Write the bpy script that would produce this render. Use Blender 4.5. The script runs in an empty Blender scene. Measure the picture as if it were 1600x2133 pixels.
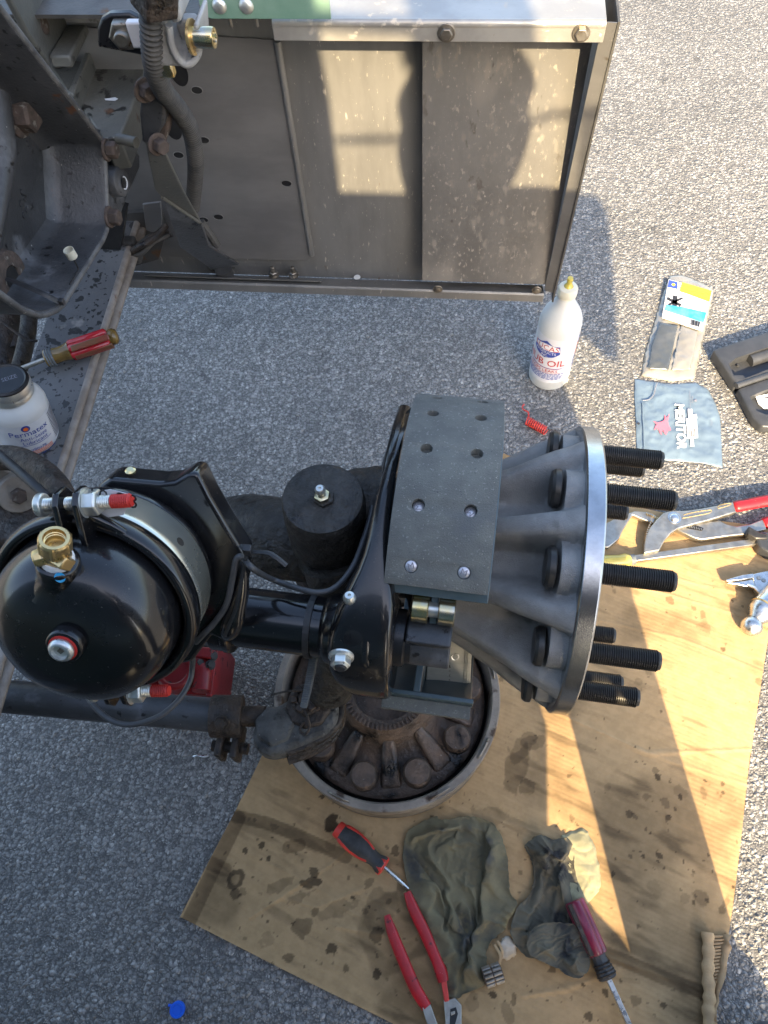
import bpy, bmesh, math, random
import numpy as np
from mathutils import Vector, Matrix, Euler

scene = bpy.context.scene
col = scene.collection
PI = math.pi

# ------------------------------------------------------------------ camera
CAM_H = 1.4
FPX, CX, CY = 1540.0, 800.0, 1066.5
_n = np.array([880 - CX, 1930 - CY, FPX]); _n /= np.linalg.norm(_n)
_up = -_n
_fw = np.array([0, 0, 1.0]); _Y0 = _fw - _fw.dot(_up) * _up; _Y0 /= np.linalg.norm(_Y0)
_X0 = np.cross(_Y0, _up)
_a = math.radians(-10.0)
ROT = np.array([math.cos(_a) * _X0 + math.sin(_a) * _Y0, -math.sin(_a) * _X0 + math.cos(_a) * _Y0, _up])
CAM = np.array([0, 0, CAM_H])
cam_data = bpy.data.cameras.new('camera')
cam = bpy.data.objects.new('camera', cam_data)
col.objects.link(cam)
cam_data.sensor_fit = 'HORIZONTAL'
cam_data.sensor_width = 36.0
cam_data.lens = 36.0 * FPX / 1600.0
cam_data.clip_start = 0.02
cam_data.clip_end = 400.0
_m = Matrix.Identity(4)
for i in range(3):
    _m[i][0] = ROT[i, 0]; _m[i][1] = -ROT[i, 1]; _m[i][2] = -ROT[i, 2]; _m[i][3] = CAM[i]
cam.matrix_world = _m
scene.camera = cam

# ------------------------------------------------------------------ light
SUN_AZ = math.radians(13.0)          # the sun stands behind the photographer, a little to the right
SUN_EL = math.radians(33.0)
TO_SUN = Vector((math.sin(SUN_AZ) * math.cos(SUN_EL), -math.cos(SUN_AZ) * math.cos(SUN_EL), math.sin(SUN_EL)))
world = bpy.data.worlds.new('World'); scene.world = world
world.use_nodes = True
wn = world.node_tree; wn.nodes.clear()
sky = wn.nodes.new('ShaderNodeTexSky'); sky.sky_type = 'NISHITA'; sky.sun_disc = False
sky.sun_elevation = SUN_EL; sky.dust_density = 3.0; sky.ozone_density = 0.5
sky.sun_rotation = math.atan2(TO_SUN.x, TO_SUN.y)
bg = wn.nodes.new('ShaderNodeBackground'); bg.inputs['Strength'].default_value = 0.15
wo = wn.nodes.new('ShaderNodeOutputWorld')
wn.links.new(sky.outputs[0], bg.inputs[0]); wn.links.new(bg.outputs[0], wo.inputs[0])
sun_data = bpy.data.lights.new('sun', 'SUN'); sun_data.energy = 4.0; sun_data.angle = math.radians(0.5)
sun_data.color = (1.0, 0.78, 0.47)
sun = bpy.data.objects.new('sun', sun_data); col.objects.link(sun)
sun.rotation_euler = TO_SUN.to_track_quat('Z', 'Y').to_euler()
scene.view_settings.view_transform = 'Standard'
scene.view_settings.look = 'None'
scene.view_settings.gamma = 1.0
scene.view_settings.use_curve_mapping = False
scene.view_settings.exposure = 2.15
scene.cycles.max_bounces = 6
scene.cycles.use_denoising = True

# ------------------------------------------------------------------ where a thing stands: photograph measurements to metres
def ray(u, v): return ROT @ np.array([u - CX, v - CY, FPX])
def PZ(u, v, z=0.0):
    d = ray(u, v); return Vector(CAM + d * ((z - CAM_H) / d[2]))
def PY(u, v, y):
    d = ray(u, v); return Vector(CAM + d * (y / d[1]))
def PX(u, v, x):
    d = ray(u, v); return Vector(CAM + d * (x / d[0]))
def PN(u, v, p, n):
    d = Vector(ray(u, v)); c = Vector(CAM); n = Vector(n)
    return c + d * ((Vector(p) - c).dot(n) / d.dot(n))

# ------------------------------------------------------------------ numeric noise
def _hash(ix, iy, seed):
    h = (ix.astype(np.int64) * 374761393 + iy.astype(np.int64) * 668265263 + seed * 1442695041) & 0x7fffffff
    h = ((h ^ (h >> 13)) * 1274126177) & 0x7fffffff
    return ((h ^ (h >> 16)) & 0xffff) / 65535.0
def vnoise(x, y, seed=0):
    x = np.asarray(x, float); y = np.asarray(y, float)
    ix = np.floor(x); iy = np.floor(y); fx = x - ix; fy = y - iy
    fx = fx * fx * (3 - 2 * fx); fy = fy * fy * (3 - 2 * fy)
    a = _hash(ix, iy, seed); b = _hash(ix + 1, iy, seed); c = _hash(ix, iy + 1, seed); d = _hash(ix + 1, iy + 1, seed)
    return (a * (1 - fx) + b * fx) * (1 - fy) + (c * (1 - fx) + d * fx) * fy
def fbm(x, y, seed=0, octs=4):
    s = 0; a = 0.5; t = 0
    for o in range(octs):
        s = s + a * vnoise(x * 2 ** o + 17.3 * o, y * 2 ** o - 9.1 * o, seed + o); t += a; a *= 0.5
    return s / t
def inpoly(x, y, poly):
    r = np.zeros(np.shape(x), bool); n = len(poly)
    for i in range(n):
        x0, y0 = poly[i]; x1, y1 = poly[(i + 1) % n]
        c = ((y0 > y) != (y1 > y)) & (x < (x1 - x0) * (y - y0) / ((y1 - y0) if y1 != y0 else 1e-9) + x0)
        r ^= c
    return r
def polydist(x, y, poly):
    """distance to the outline and the nearest outline point"""
    best = np.full(np.shape(x), 1e9); bx = np.array(x, float); by = np.array(y, float); n = len(poly)
    for i in range(n):
        x0, y0 = poly[i]; x1, y1 = poly[(i + 1) % n]
        dx, dy = x1 - x0, y1 - y0; L = dx * dx + dy * dy + 1e-12
        t = np.clip(((x - x0) * dx + (y - y0) * dy) / L, 0, 1)
        qx = x0 + t * dx; qy = y0 + t * dy; d = np.hypot(x - qx, y - qy)
        m = d < best; best = np.where(m, d, best); bx = np.where(m, qx, bx); by = np.where(m, qy, by)
    return best, bx, by

# ------------------------------------------------------------------ mesh building
def frame_of(axis):
    a = Vector(axis).normalized()
    h = Vector((0, 0, 1)) if abs(a.z) < 0.9 else Vector((1, 0, 0))
    u = h.cross(a).normalized(); w = a.cross(u)
    return u, w, a

class MB:
    def __init__(self, xf=None):
        self.v = []; self.f = []; self.xf = xf
    def add(self, vs, fs):
        o = len(self.v)
        if self.xf is not None: vs = [self.xf @ Vector(p) for p in vs]
        self.v.extend([tuple(p) for p in vs]); self.f.extend([tuple(i + o for i in f) for f in fs]); return self
    def box(self, c, s, rot=None):
        c = Vector(c); R = rot.to_3x3() if rot is not None else Matrix.Identity(3)
        vs = [c + R @ Vector((x * s[0] / 2, y * s[1] / 2, z * s[2] / 2)) for x in (-1, 1) for y in (-1, 1) for z in (-1, 1)]
        return self.add(vs, [(0, 1, 3, 2), (4, 6, 7, 5), (0, 4, 5, 1), (2, 3, 7, 6), (0, 2, 6, 4), (1, 5, 7, 3)])
    def prism(self, poly, vec):
        vec = Vector(vec); n = len(poly); a = [Vector(p) for p in poly]
        nrm = Vector((0, 0, 0))
        for i in range(n): nrm += a[i].cross(a[(i + 1) % n])
        if nrm.dot(vec) > 0: a.reverse()
        b = [p + vec for p in a]
        fs = [tuple(range(n)), tuple(range(2 * n - 1, n - 1, -1))]
        for i in range(n):
            j = (i + 1) % n; fs.append((j, i, i + n, j + n))
        return self.add(a + b, fs)
    def lathe(self, prof, o, axis, n=32, caps=True, a0=0.0, ref=None):
        o = Vector(o); u, w, a = frame_of(axis)
        if ref is not None:
            u = (Vector(ref) - a * Vector(ref).dot(a)).normalized(); w = a.cross(u)
        vs = []; fs = []
        for r, h in prof:
            for k in range(n):
                t = a0 + 2 * PI * k / n
                vs.append(o + a * h + (u * math.cos(t) + w * math.sin(t)) * r)
        for i in range(len(prof) - 1):
            for k in range(n):
                k2 = (k + 1) % n
                fs.append((i * n + k, i * n + k2, (i + 1) * n + k2, (i + 1) * n + k))
        if caps:
            fs.append(tuple(range(n - 1, -1, -1)))
            b = (len(prof) - 1) * n
            fs.append(tuple(range(b, b + n)))
        return self.add(vs, fs)
    def cyl(self, p, q, r, n=24):
        p = Vector(p); q = Vector(q); d = q - p
        return self.lathe([(r, 0), (r, d.length)], p, d, n)
    def tube(self, path, r, n=10, caps=True, flat=None, up=None):
        P = [Vector(p) for p in path]; m = len(P)
        rs = r if isinstance(r, (list, tuple)) else [r] * m
        vs = []; fs = []
        t = (P[1] - P[0]).normalized()
        u = Vector(up) if up is not None else frame_of(t)[0]
        for i in range(m):
            if i == 0: t = P[1] - P[0]
            elif i == m - 1: t = P[-1] - P[-2]
            else: t = (P[i + 1] - P[i]).normalized() + (P[i] - P[i - 1]).normalized()
            t.normalize()
            u = (u - t * u.dot(t)).normalized(); w = t.cross(u)
            k1, k2 = (1, 1) if flat is None else flat
            for k in range(n):
                a = 2 * PI * k / n
                vs.append(P[i] + (u * math.cos(a) * k1 + w * math.sin(a) * k2) * rs[i])
        for i in range(m - 1):
            for k in range(n):
                k2_ = (k + 1) % n
                fs.append((i * n + k, i * n + k2_, (i + 1) * n + k2_, (i + 1) * n + k))
        if caps:
            fs.append(tuple(range(n - 1, -1, -1))); b = (m - 1) * n; fs.append(tuple(range(b, b + n)))
        return self.add(vs, fs)
    def hexbolt(self, o, axis, r, h, wr=None, wh=0.003):
        """a hexagon head with a chamfered top on a washer face"""
        o = Vector(o); a = Vector(axis).normalized()
        if wr: self.lathe([(wr, 0), (wr, wh * .7), (wr * .95, wh)], o, a, 24)
        self.lathe([(r, wh), (r, wh + h * .82), (r * .86, wh + h)], o, a, 6)
        return self
    def grid(self, pts):
        """pts: array (n, m, 3)"""
        n, m = pts.shape[:2]
        vs = [tuple(p) for p in pts.reshape(-1, 3)]
        fs = [(i * m + j, i * m + j + 1, (i + 1) * m + j + 1, (i + 1) * m + j) for i in range(n - 1) for j in range(m - 1)]
        return self.add(vs, fs)
    def build(self, name, mat, parent=None, bevel=0.0, seg=2, sub=0, smooth=35, loc=None, solid=0.0, vcol=None, fix=True):
        base = Vector((0, 0, 0))
        if parent is None:
            if loc is None:
                A = np.array(self.v); loc = ((A[:, 0].min() + A[:, 0].max()) / 2, (A[:, 1].min() + A[:, 1].max()) / 2, A[:, 2].min())
            base = Vector(loc)
        elif 'wloc' in parent: base = Vector(parent['wloc'])
        me = bpy.data.meshes.new(name)
        me.from_pydata([(p[0] - base.x, p[1] - base.y, p[2] - base.z) for p in self.v], [], self.f)
        if fix:
            bm = bmesh.new(); bm.from_mesh(me); bmesh.ops.recalc_face_normals(bm, faces=bm.faces); bm.to_mesh(me); bm.free()
        if vcol is not None:
            ca = me.color_attributes.new('paint', 'FLOAT_COLOR', 'POINT')
            ca.data.foreach_set('color', np.concatenate([vcol, np.ones((len(vcol), 1))], 1).astype(np.float32).ravel())
        me.polygons.foreach_set('use_smooth', [True] * len(me.polygons))
        if smooth < 170: me.set_sharp_from_angle(angle=math.radians(smooth))
        me.materials.append(mat)
        o = bpy.data.objects.new(name, me); col.objects.link(o)
        if parent is None: o.location = base
        else: o.parent = parent
        o['wloc'] = tuple(base)
        if solid:
            m = o.modifiers.new('solid', 'SOLIDIFY'); m.thickness = solid; m.offset = -1
        if bevel:
            m = o.modifiers.new('bevel', 'BEVEL'); m.width = bevel; m.segments = seg; m.limit_method = 'ANGLE'; m.angle_limit = math.radians(30)
            m.harden_normals = False
        if sub:
            m = o.modifiers.new('subd', 'SUBSURF'); m.levels = sub; m.render_levels = sub
        return o

def tag(o, label=None, cat=None, group=None, kind=None):
    if label: o['label'] = label
    if cat: o['category'] = cat
    if group: o['group'] = group
    if kind: o['kind'] = kind
    return o
def thing(name, label, cat, loc, group=None):
    o = bpy.data.objects.new(name, None); col.objects.link(o)
    o.location = loc; o['wloc'] = tuple(loc); o.empty_display_size = 0.05
    return tag(o, label, cat, group)
def copy_part(src, parent, mat4):
    """a copy of a part (and its own sub-parts), moved by mat4 in the thing's space"""
    c = src.copy(); col.objects.link(c); c.parent = parent; c.matrix_local = mat4
    for ch in src.children:
        d = ch.copy(); col.objects.link(d); d.parent = c
    return c

def smoothpath(pts, k=6):
    """Catmull-Rom through the points"""
    P = [Vector(p) for p in pts]; P = [P[0] * 2 - P[1]] + P + [P[-1] * 2 - P[-2]]
    out = []
    for i in range(1, len(P) - 2):
        for j in range(k):
            t = j / k; a, b, c, d = P[i - 1], P[i], P[i + 1], P[i + 2]
            out.append(0.5 * ((2 * b) + (c - a) * t + (2 * a - 5 * b + 4 * c - d) * t * t + (3 * b - a - 3 * c + d) * t ** 3))
    out.append(P[-2]); return out

def text_flat(s, size, bold=0.0):
    """lettering as flat triangles, centred: (verts2d, faces)"""
    cu = bpy.data.curves.new('lettering', 'FONT'); cu.body = s; cu.size = size; cu.align_x = 'CENTER'; cu.align_y = 'CENTER'
    cu.resolution_u = 2; cu.offset = bold * size
    o = bpy.data.objects.new('lettering', cu); col.objects.link(o)
    bpy.context.view_layer.update()
    me = o.to_mesh()
    vs = [(p.co.x, p.co.y) for p in me.vertices]; fs = [tuple(p.vertices) for p in me.polygons]
    o.to_mesh_clear(); bpy.data.objects.remove(o); bpy.data.curves.remove(cu)
    return vs, fs

# ------------------------------------------------------------------ materials
def mat(name, c1, c2=None, scale=30.0, rough=0.5, metal=0.0, bump=0.0, bscale=None, detail=6.0, lo=0.35, hi=0.65,
        specks=(), rvar=0.0, coat=0.0, stretch=None, bdist=0.002, spec=0.5, trans=0.0, ior=1.45, paint=False, sub=0.0):
    """specks: (colour, scale, threshold, softness, roughness or None)"""
    m = bpy.data.materials.new(name); m.use_nodes = True
    nt = m.node_tree; N = nt.nodes; L = nt.links
    b = N['Principled BSDF']
    tc = N.new('ShaderNodeTexCoord'); src = tc.outputs['Object']
    if stretch:
        mp = N.new('ShaderNodeMapping'); mp.inputs['Scale'].default_value = stretch; L.new(src, mp.inputs[0]); src = mp.outputs[0]
    def noise(sc, det=detail, ro=0.6):
        n = N.new('ShaderNodeTexNoise'); n.inputs['Scale'].default_value = sc; n.inputs['Detail'].default_value = det
        n.inputs['Roughness'].default_value = ro; L.new(src, n.inputs['Vector']); return n.outputs['Fac']
    def rng(x, lo, hi, a=0.0, bb=1.0):
        r = N.new('ShaderNodeMapRange'); r.interpolation_type = 'SMOOTHSTEP'; r.inputs[1].default_value = lo; r.inputs[2].default_value = hi
        r.inputs[3].default_value = a; r.inputs[4].default_value = bb; L.new(x, r.inputs[0]); return r.outputs[0]
    def mix(fac, A, B):
        x = N.new('ShaderNodeMix'); x.data_type = 'RGBA'
        L.new(fac, x.inputs[0])
        for sock, val in ((x.inputs[6], A), (x.inputs[7], B)):
            if isinstance(val, (tuple, list)): sock.default_value = (*val, 1.0) if len(val) == 3 else val
            else: L.new(val, sock)
        return x.outputs[2]
    if c2 is None: c2 = c1
    nz = noise(scale)
    if paint:
        at = N.new('ShaderNodeAttribute'); at.attribute_name = 'paint'
        x = N.new('ShaderNodeMix'); x.data_type = 'RGBA'; x.blend_type = 'MULTIPLY'; x.inputs[0].default_value = 1.0
        L.new(mix(rng(nz, lo, hi), c1, c2), x.inputs[6]); L.new(at.outputs['Color'], x.inputs[7]); c = x.outputs[2]
    else: c = mix(rng(nz, lo, hi), c1, c2)
    rsock = None
    if rvar: rsock = rng(noise(scale * 1.7), 0.3, 0.7, max(0.02, rough - rvar), min(1, rough + rvar))
    for (sc_c, sc_s, th, so, rr) in specks:
        f = rng(noise(sc_s, 4.0, 0.55), th, th + so)
        c = mix(f, c, sc_c)
        if rr is not None:
            x = N.new('ShaderNodeMix'); x.data_type = 'FLOAT'; L.new(f, x.inputs[0])
            if rsock is None: x.inputs[2].default_value = rough
            else: L.new(rsock, x.inputs[2])
            x.inputs[3].default_value = rr; rsock = x.outputs[0]
    L.new(c, b.inputs['Base Color'])
    b.inputs['Roughness'].default_value = rough; b.inputs['Metallic'].default_value = metal
    if rsock is not None: L.new(rsock, b.inputs['Roughness'])
    b.inputs['Specular IOR Level'].default_value = spec
    b.inputs['Coat Weight'].default_value = coat; b.inputs['Coat Roughness'].default_value = 0.06
    b.inputs['Transmission Weight'].default_value = trans; b.inputs['IOR'].default_value = ior
    if sub: b.inputs['Subsurface Weight'].default_value = sub; b.inputs['Subsurface Radius'].default_value = (.01, .01, .01)
    if bump:
        bp = N.new('ShaderNodeBump'); bp.inputs['Strength'].default_value = min(1.0, bump); bp.inputs['Distance'].default_value = bdist
        L.new(noise(bscale or scale * 3, 4.0), bp.inputs['Height']); L.new(bp.outputs[0], b.inputs['Normal'])
    return m

M = {}
RUST = (.10, .042, .018)
M['black_gloss'] = mat('black_gloss', (.006, .006, .007), (.010, .010, .011), 9, .22, 0, .04, 18, coat=.35, rvar=.10, specks=(((.07, .068, .062), 320, .69, .03, .6), ((.03, .03, .03), 26, .66, .1, .45)))
M['black_paint'] = mat('black_paint', (.008, .008, .009), (.014, .014, .015), 20, .3, 0, .05, 60, rvar=.08, specks=(((.12, .115, .10), 300, .70, .03, .7),))
M['zinc'] = mat('zinc', (.66, .66, .60), (.54, .56, .55), 25, .34, .8, .05, 90, rvar=.08)
M['zinc_yellow'] = mat('zinc_yellow', (.62, .50, .22), (.52, .50, .42), 40, .25, 1, .03, 90)
M['steel_bright'] = mat('steel_bright', (.66, .66, .64), (.5, .5, .48), 60, .3, 1, .04, 200, rvar=.08)
M['steel_dull'] = mat('steel_dull', (.30, .28, .25), (.20, .18, .15), 50, .42, .85, .1, 200, rvar=.1, specks=(((.10, .06, .03), 90, .62, .1, .7),))
M['cast_grey'] = mat('cast_grey', (.30, .295, .28), (.235, .23, .22), 40, .48, .2, .7, 700, rvar=.06, specks=(((.33, .325, .31), 45, .60, .12, .35), ((.12, .115, .105), 18, .62, .12, .6),))
M['machined'] = mat('machined', (.52, .53, .54), (.40, .41, .42), 30, .25, 1, .06, 300, stretch=(1, 1, 1))
M['stud_black'] = mat('stud_black', (.034, .033, .031), (.050, .047, .043), 80, .38, .4, .05, 300)
M['rusty_bolt'] = mat('rusty_bolt', (.095, .070, .058), (.055, .044, .038), 90, .75, .2, .5, 300, specks=(((.17, .16, .14), 60, .60, .08, .5),))
M['greasy'] = mat('greasy', (.018, .017, .015), (.036, .033, .028), 45, .55, 0, .9, 75, bdist=.007, rvar=.2, specks=(((.06, .055, .05), 130, .66, .05, .6), ((.006, .006, .006), 30, .58, .1, .25)))
M['dusty_grease'] = mat('dusty_grease', (.105, .104, .096), (.05, .048, .044), 24, .75, 0, .9, 90, bdist=.006, rvar=.15, specks=(((.016, .016, .015), 40, .57, .08, .4), ((.17, .165, .155), 150, .66, .05, .8)))
M['worn_edge'] = mat('worn_edge', (.13, .13, .128), (.07, .07, .072), 40, .6, .1, .4, 200, specks=(((.3, .29, .27), 120, .68, .04, .8),))
M['greasy_rust'] = mat('greasy_rust', (.050, .036, .027), (.020, .017, .015), 35, .55, .1, .9, 90, bdist=.006, rvar=.2, specks=(((.10, .085, .07), 120, .66, .06, .6), ((.007, .006, .006), 22, .58, .1, .25)))
M['frame_black'] = mat('frame_black', (.032, .034, .037), (.064, .066, .070), 9, .42, .1, .35, 220, rvar=.1, detail=8,
                       specks=(((.105, .11, .12), 16, .56, .12, .55), ((.010, .010, .011), 85, .63, .05, .35), ((.35, .34, .32), 190, .735, .01, .8), ((.10, .05, .03), 28, .70, .06, .7)))
M['frame_grey'] = mat('frame_grey', (.075, .077, .070), (.13, .13, .115), 8, .5, .2, .3, 220, specks=(((.03, .03, .028), 40, .60, .06, .4), ((.4, .38, .34), 170, .73, .01, .8), ((.11, .06, .035), 22, .66, .1, .7)))
M['spring_steel'] = mat('spring_steel', (.135, .138, .14), (.10, .103, .105), 7, .55, 0, .25, 150, specks=(((.035, .037, .037), 42, .60, .02, .3), ((.03, .032, .032), 95, .60, .02, .3), ((.26, .25, .23), 12, .64, .1, .6)))
M['spring_edge'] = mat('spring_edge', (.27, .245, .215), (.19, .16, .13), 30, .6, .1, .4, 200, specks=(((.13, .07, .045), 22, .62, .08, .7),))
M['stainless'] = mat('stainless', (.235, .232, .224), (.185, .183, .178), 5, .45, .45, .05, 300, rvar=.06, stretch=(3, 3, .8),
                     specks=(((.50, .46, .40), 30, .66, .06, .85), ((.50, .47, .41), 140, .68, .03, .85), ((.16, .12, .08), 14, .69, .05, .6)))
M['stainless_plain'] = mat('stainless_plain', (.21, .206, .201), (.162, .159, .157), 4, .45, .4, .04, 300, rvar=.06, stretch=(1.2, 1.2, 3),
                     specks=(((.46, .43, .38), 210, .715, .015, .85), ((.10, .085, .065), 10, .69, .06, .6)))
M['stainless_mud'] = mat('stainless_mud', (.185, .181, .174), (.142, .138, .133), 5, .5, .35, .05, 300, rvar=.06, stretch=(1.5, 1.5, .7),
                     specks=(((.235, .22, .20), 6, .50, .25, .8), ((.25, .232, .208), 45, .57, .14, .9), ((.31, .288, .255), 120, .61, .09, .9), ((.13, .12, .11), 26, .64, .08, .6), ((.38, .35, .31), 260, .68, .04, .9)))
M['chrome_lip'] = mat('chrome_lip', (.40, .39, .36), (.30, .29, .27), 10, .34, .45, .04, 60, rvar=.06, specks=(((.5, .46, .4), 60, .62, .05, .8), ((.42, .40, .36), 160, .66, .03, .8)))
M['end_dark'] = mat('end_dark', (.095, .092, .086), (.065, .063, .06), 20, .6, .3, .3, 200, specks=(((.12, .07, .04), 25, .63, .08, .8),))
M['green_paint'] = mat('green_paint', (.12, .225, .175), (.19, .30, .24), 10, .3, 0, .03, 60, coat=.5)
M['aluminium'] = mat('aluminium', (.36, .36, .355), (.27, .27, .265), 25, .6, .15, .5, 500, specks=(((.17, .165, .155), 70, .6, .08, .7),))
M['zinc_plate'] = mat('zinc_plate', (.50, .48, .40), (.40, .39, .33), 20, .4, .35, .05, 90, stretch=(1, 6, 1))
M['zinc_band'] = mat('zinc_band', (.62, .61, .52), (.52, .53, .49), 8, .30, .85, .04, 60, rvar=.08)
M['brass'] = mat('brass', (.72, .53, .25), (.60, .43, .20), 60, .32, .9, .06, 200, rvar=.08, specks=(((.40, .22, .05), 30, .64, .1, .35),))
M['plastic_white'] = mat('plastic_white', (.56, .57, .56), (.50, .51, .50), 8, .35, 0, .02, 60, sub=.1)
M['plastic_clear'] = mat('plastic_clear', (.80, .78, .66), (.70, .68, .56), 10, .35, 0, .05, 60, trans=.35, sub=.2)
M['label_white'] = mat('label_white', (.62, .62, .64), (.58, .58, .60), 30, .45)
M['label_grey'] = mat('label_grey', (.58, .60, .62), (.52, .54, .57), 30, .45)
M['ink_blue'] = mat('ink_blue', (.03, .06, .30), (.04, .07, .32), 30, .45)
M['ink_red'] = mat('ink_red', (.50, .03, .03), (.46, .03, .03), 30, .45)
M['ink_black'] = mat('ink_black', (.02, .02, .022), (.025, .025, .027), 30, .5)
M['ink_grey'] = mat('ink_grey', (.16, .16, .19), (.18, .18, .21), 30, .5)
M['ink_white'] = mat('ink_white', (.78, .78, .78), (.74, .74, .74), 30, .5)
M['ink_orange'] = mat('ink_orange', (.75, .16, .03), (.7, .15, .03), 30, .5)
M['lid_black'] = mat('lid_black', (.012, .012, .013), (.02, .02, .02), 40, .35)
M['rubber'] = mat('rubber', (.018, .018, .019), (.03, .03, .031), 60, .5, 0, .1, 300)
M['rubber_dusty'] = mat('rubber_dusty', (.045, .044, .043), (.07, .067, .062), 30, .65, 0, .2, 300)
M['cable_grey'] = mat('cable_grey', (.045, .047, .05), (.06, .062, .066), 60, .4)
M['red_jack'] = mat('red_jack', (.21, .010, .012), (.14, .008, .010), 20, .35, 0, .1, 100, specks=(((.03, .012, .012), 60, .64, .06, .5),))
M['red_paint'] = mat('red_paint', (.55, .03, .02), (.45, .025, .02), 60, .5)
M['red_grip'] = mat('red_grip', (.42, .012, .018), (.30, .012, .015), 40, .38, 0, .1, 200, specks=(((.10, .02, .02), 70, .62, .06, .6), ((.5, .25, .25), 220, .70, .03, .6)))
M['red_bright'] = mat('red_bright', (.60, .05, .035), (.48, .04, .03), 40, .4, 0, .1, 200)
M['maroon'] = mat('maroon', (.20, .015, .045), (.13, .012, .03), 40, .3, 0, .05, 200, coat=.3)
M['grip_black'] = mat('grip_black', (.03, .03, .031), (.05, .05, .05), 60, .6, 0, .2, 300)
M['amber'] = mat('amber', (.22, .14, .035), (.15, .09, .022), 40, .25, 0, .05, 200, coat=.5, trans=.25)
M['red_clear'] = mat('red_clear', (.42, .015, .022), (.33, .012, .018), 50, .25, 0, .05, 200, coat=.5)
M['grimy_clear'] = mat('grimy_clear', (.15, .075, .035), (.20, .05, .03), 50, .3, 0, .05, 200, coat=.4)
M['yellow_plastic'] = mat('yellow_plastic', (.50, .40, .08), (.40, .33, .06), 40, .3, 0, .03, 100, coat=.4)
M['tool_steel'] = mat('tool_steel', (.42, .40, .35), (.30, .28, .24), 40, .38, .9, .08, 250, rvar=.1)
M['case_black'] = mat('case_black', (.032, .034, .038), (.042, .044, .048), 40, .38, 0, .1, 500)
M['poly_grey'] = mat('poly_grey', (.125, .175, .225), (.105, .15, .20), 14, .35, 0, .15, 25, coat=.2)
M['pink_print'] = mat('pink_print', (.65, .13, .18), (.6, .12, .17), 30, .45)
M['clear_bag'] = mat('clear_bag', (.25, .235, .205), (.18, .175, .16), 12, .22, 0, .3, 30, coat=.4)
M['bag_dark'] = mat('bag_dark', (.055, .062, .066), (.085, .09, .092), 18, .25, 0, .3, 40, coat=.4)
M['yellow_print'] = mat('yellow_print', (.80, .66, .03), (.76, .62, .03), 30, .4)
M['cyan_print'] = mat('cyan_print', (.03, .33, .66), (.10, .42, .72), 40, .4)
M['blue_cap'] = mat('blue_cap', (.01, .10, .62), (.01, .12, .66), 40, .35)
M['rag'] = mat('rag', (.185, .158, .09), (.105, .092, .058), 14, .95, 0, .6, 900, detail=8, specks=(((.050, .052, .052), 12, .57, .12, None), ((.27, .205, .09), 16, .60, .14, None)))
M['rag_dark'] = mat('rag_dark', (.14, .123, .085), (.08, .073, .055), 16, .95, 0, .6, 900, detail=8, specks=(((.022, .023, .025), 19, .56, .10, None), ((.13, .12, .085), 26, .63, .12, None)))
M['rag_lit'] = mat('rag_lit', (.36, .33, .20), (.27, .25, .15), 24, .95, 0, .6, 900, specks=(((.10, .095, .07), 22, .62, .1, None),))
M['drum_rust'] = mat('drum_rust', (.125, .085, .060), (.055, .040, .031), 22, .48, .15, .8, 70, bdist=.005, rvar=.2, specks=(((.17, .155, .14), 150, .665, .04, .4), ((.008, .008, .008), 14, .56, .12, .25), ((.13, .075, .045), 40, .66, .08, .7)))
M['drum_rim'] = mat('drum_rim', (.25, .215, .175), (.15, .13, .108), 18, .55, .1, .4, 160, rvar=.15, specks=(((.05, .03, .018), 26, .57, .1, .5),))
M['lining'] = mat('lining', (.140, .143, .128), (.112, .114, .104), 40, .88, 0, .6, 700, specks=(((.20, .203, .185), 330, .61, .05, .8), ((.07, .072, .074), 300, .66, .05, .9), ((.40, .37, .28), 420, .70, .02, .8), ((.10, .105, .105), 9, .58, .12, None)))
M['shoe_paint'] = mat('shoe_paint', (.055, .085, .10), (.07, .10, .115), 30, .35, 0, .05, 200)
M['rivet'] = mat('rivet', (.55, .55, .58), (.45, .45, .48), 90, .38, .8, .1, 300)
M['tie_grey'] = mat('tie_grey', (.10, .115, .125), (.12, .135, .145), 60, .4)
M['paper'] = mat('paper', (.46, .40, .32), (.36, .29, .20), 30, .8)
M['cab_paint'] = mat('cab_paint', (.02, .045, .035), (.022, .05, .038), 5, .25, 0, 0, coat=.6)
M['glass_dark'] = mat('glass_dark', (.02, .025, .03), (.02, .025, .03), 5, .05, 0)
M['clothes'] = mat('clothes', (.05, .055, .07), (.06, .065, .08), 20, .9, 0, .2, 200)
M['skin'] = mat('skin', (.45, .27, .19), (.42, .25, .17), 30, .5)
M['hair'] = mat('hair', (.03, .02, .015), (.04, .028, .02), 60, .6)

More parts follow.
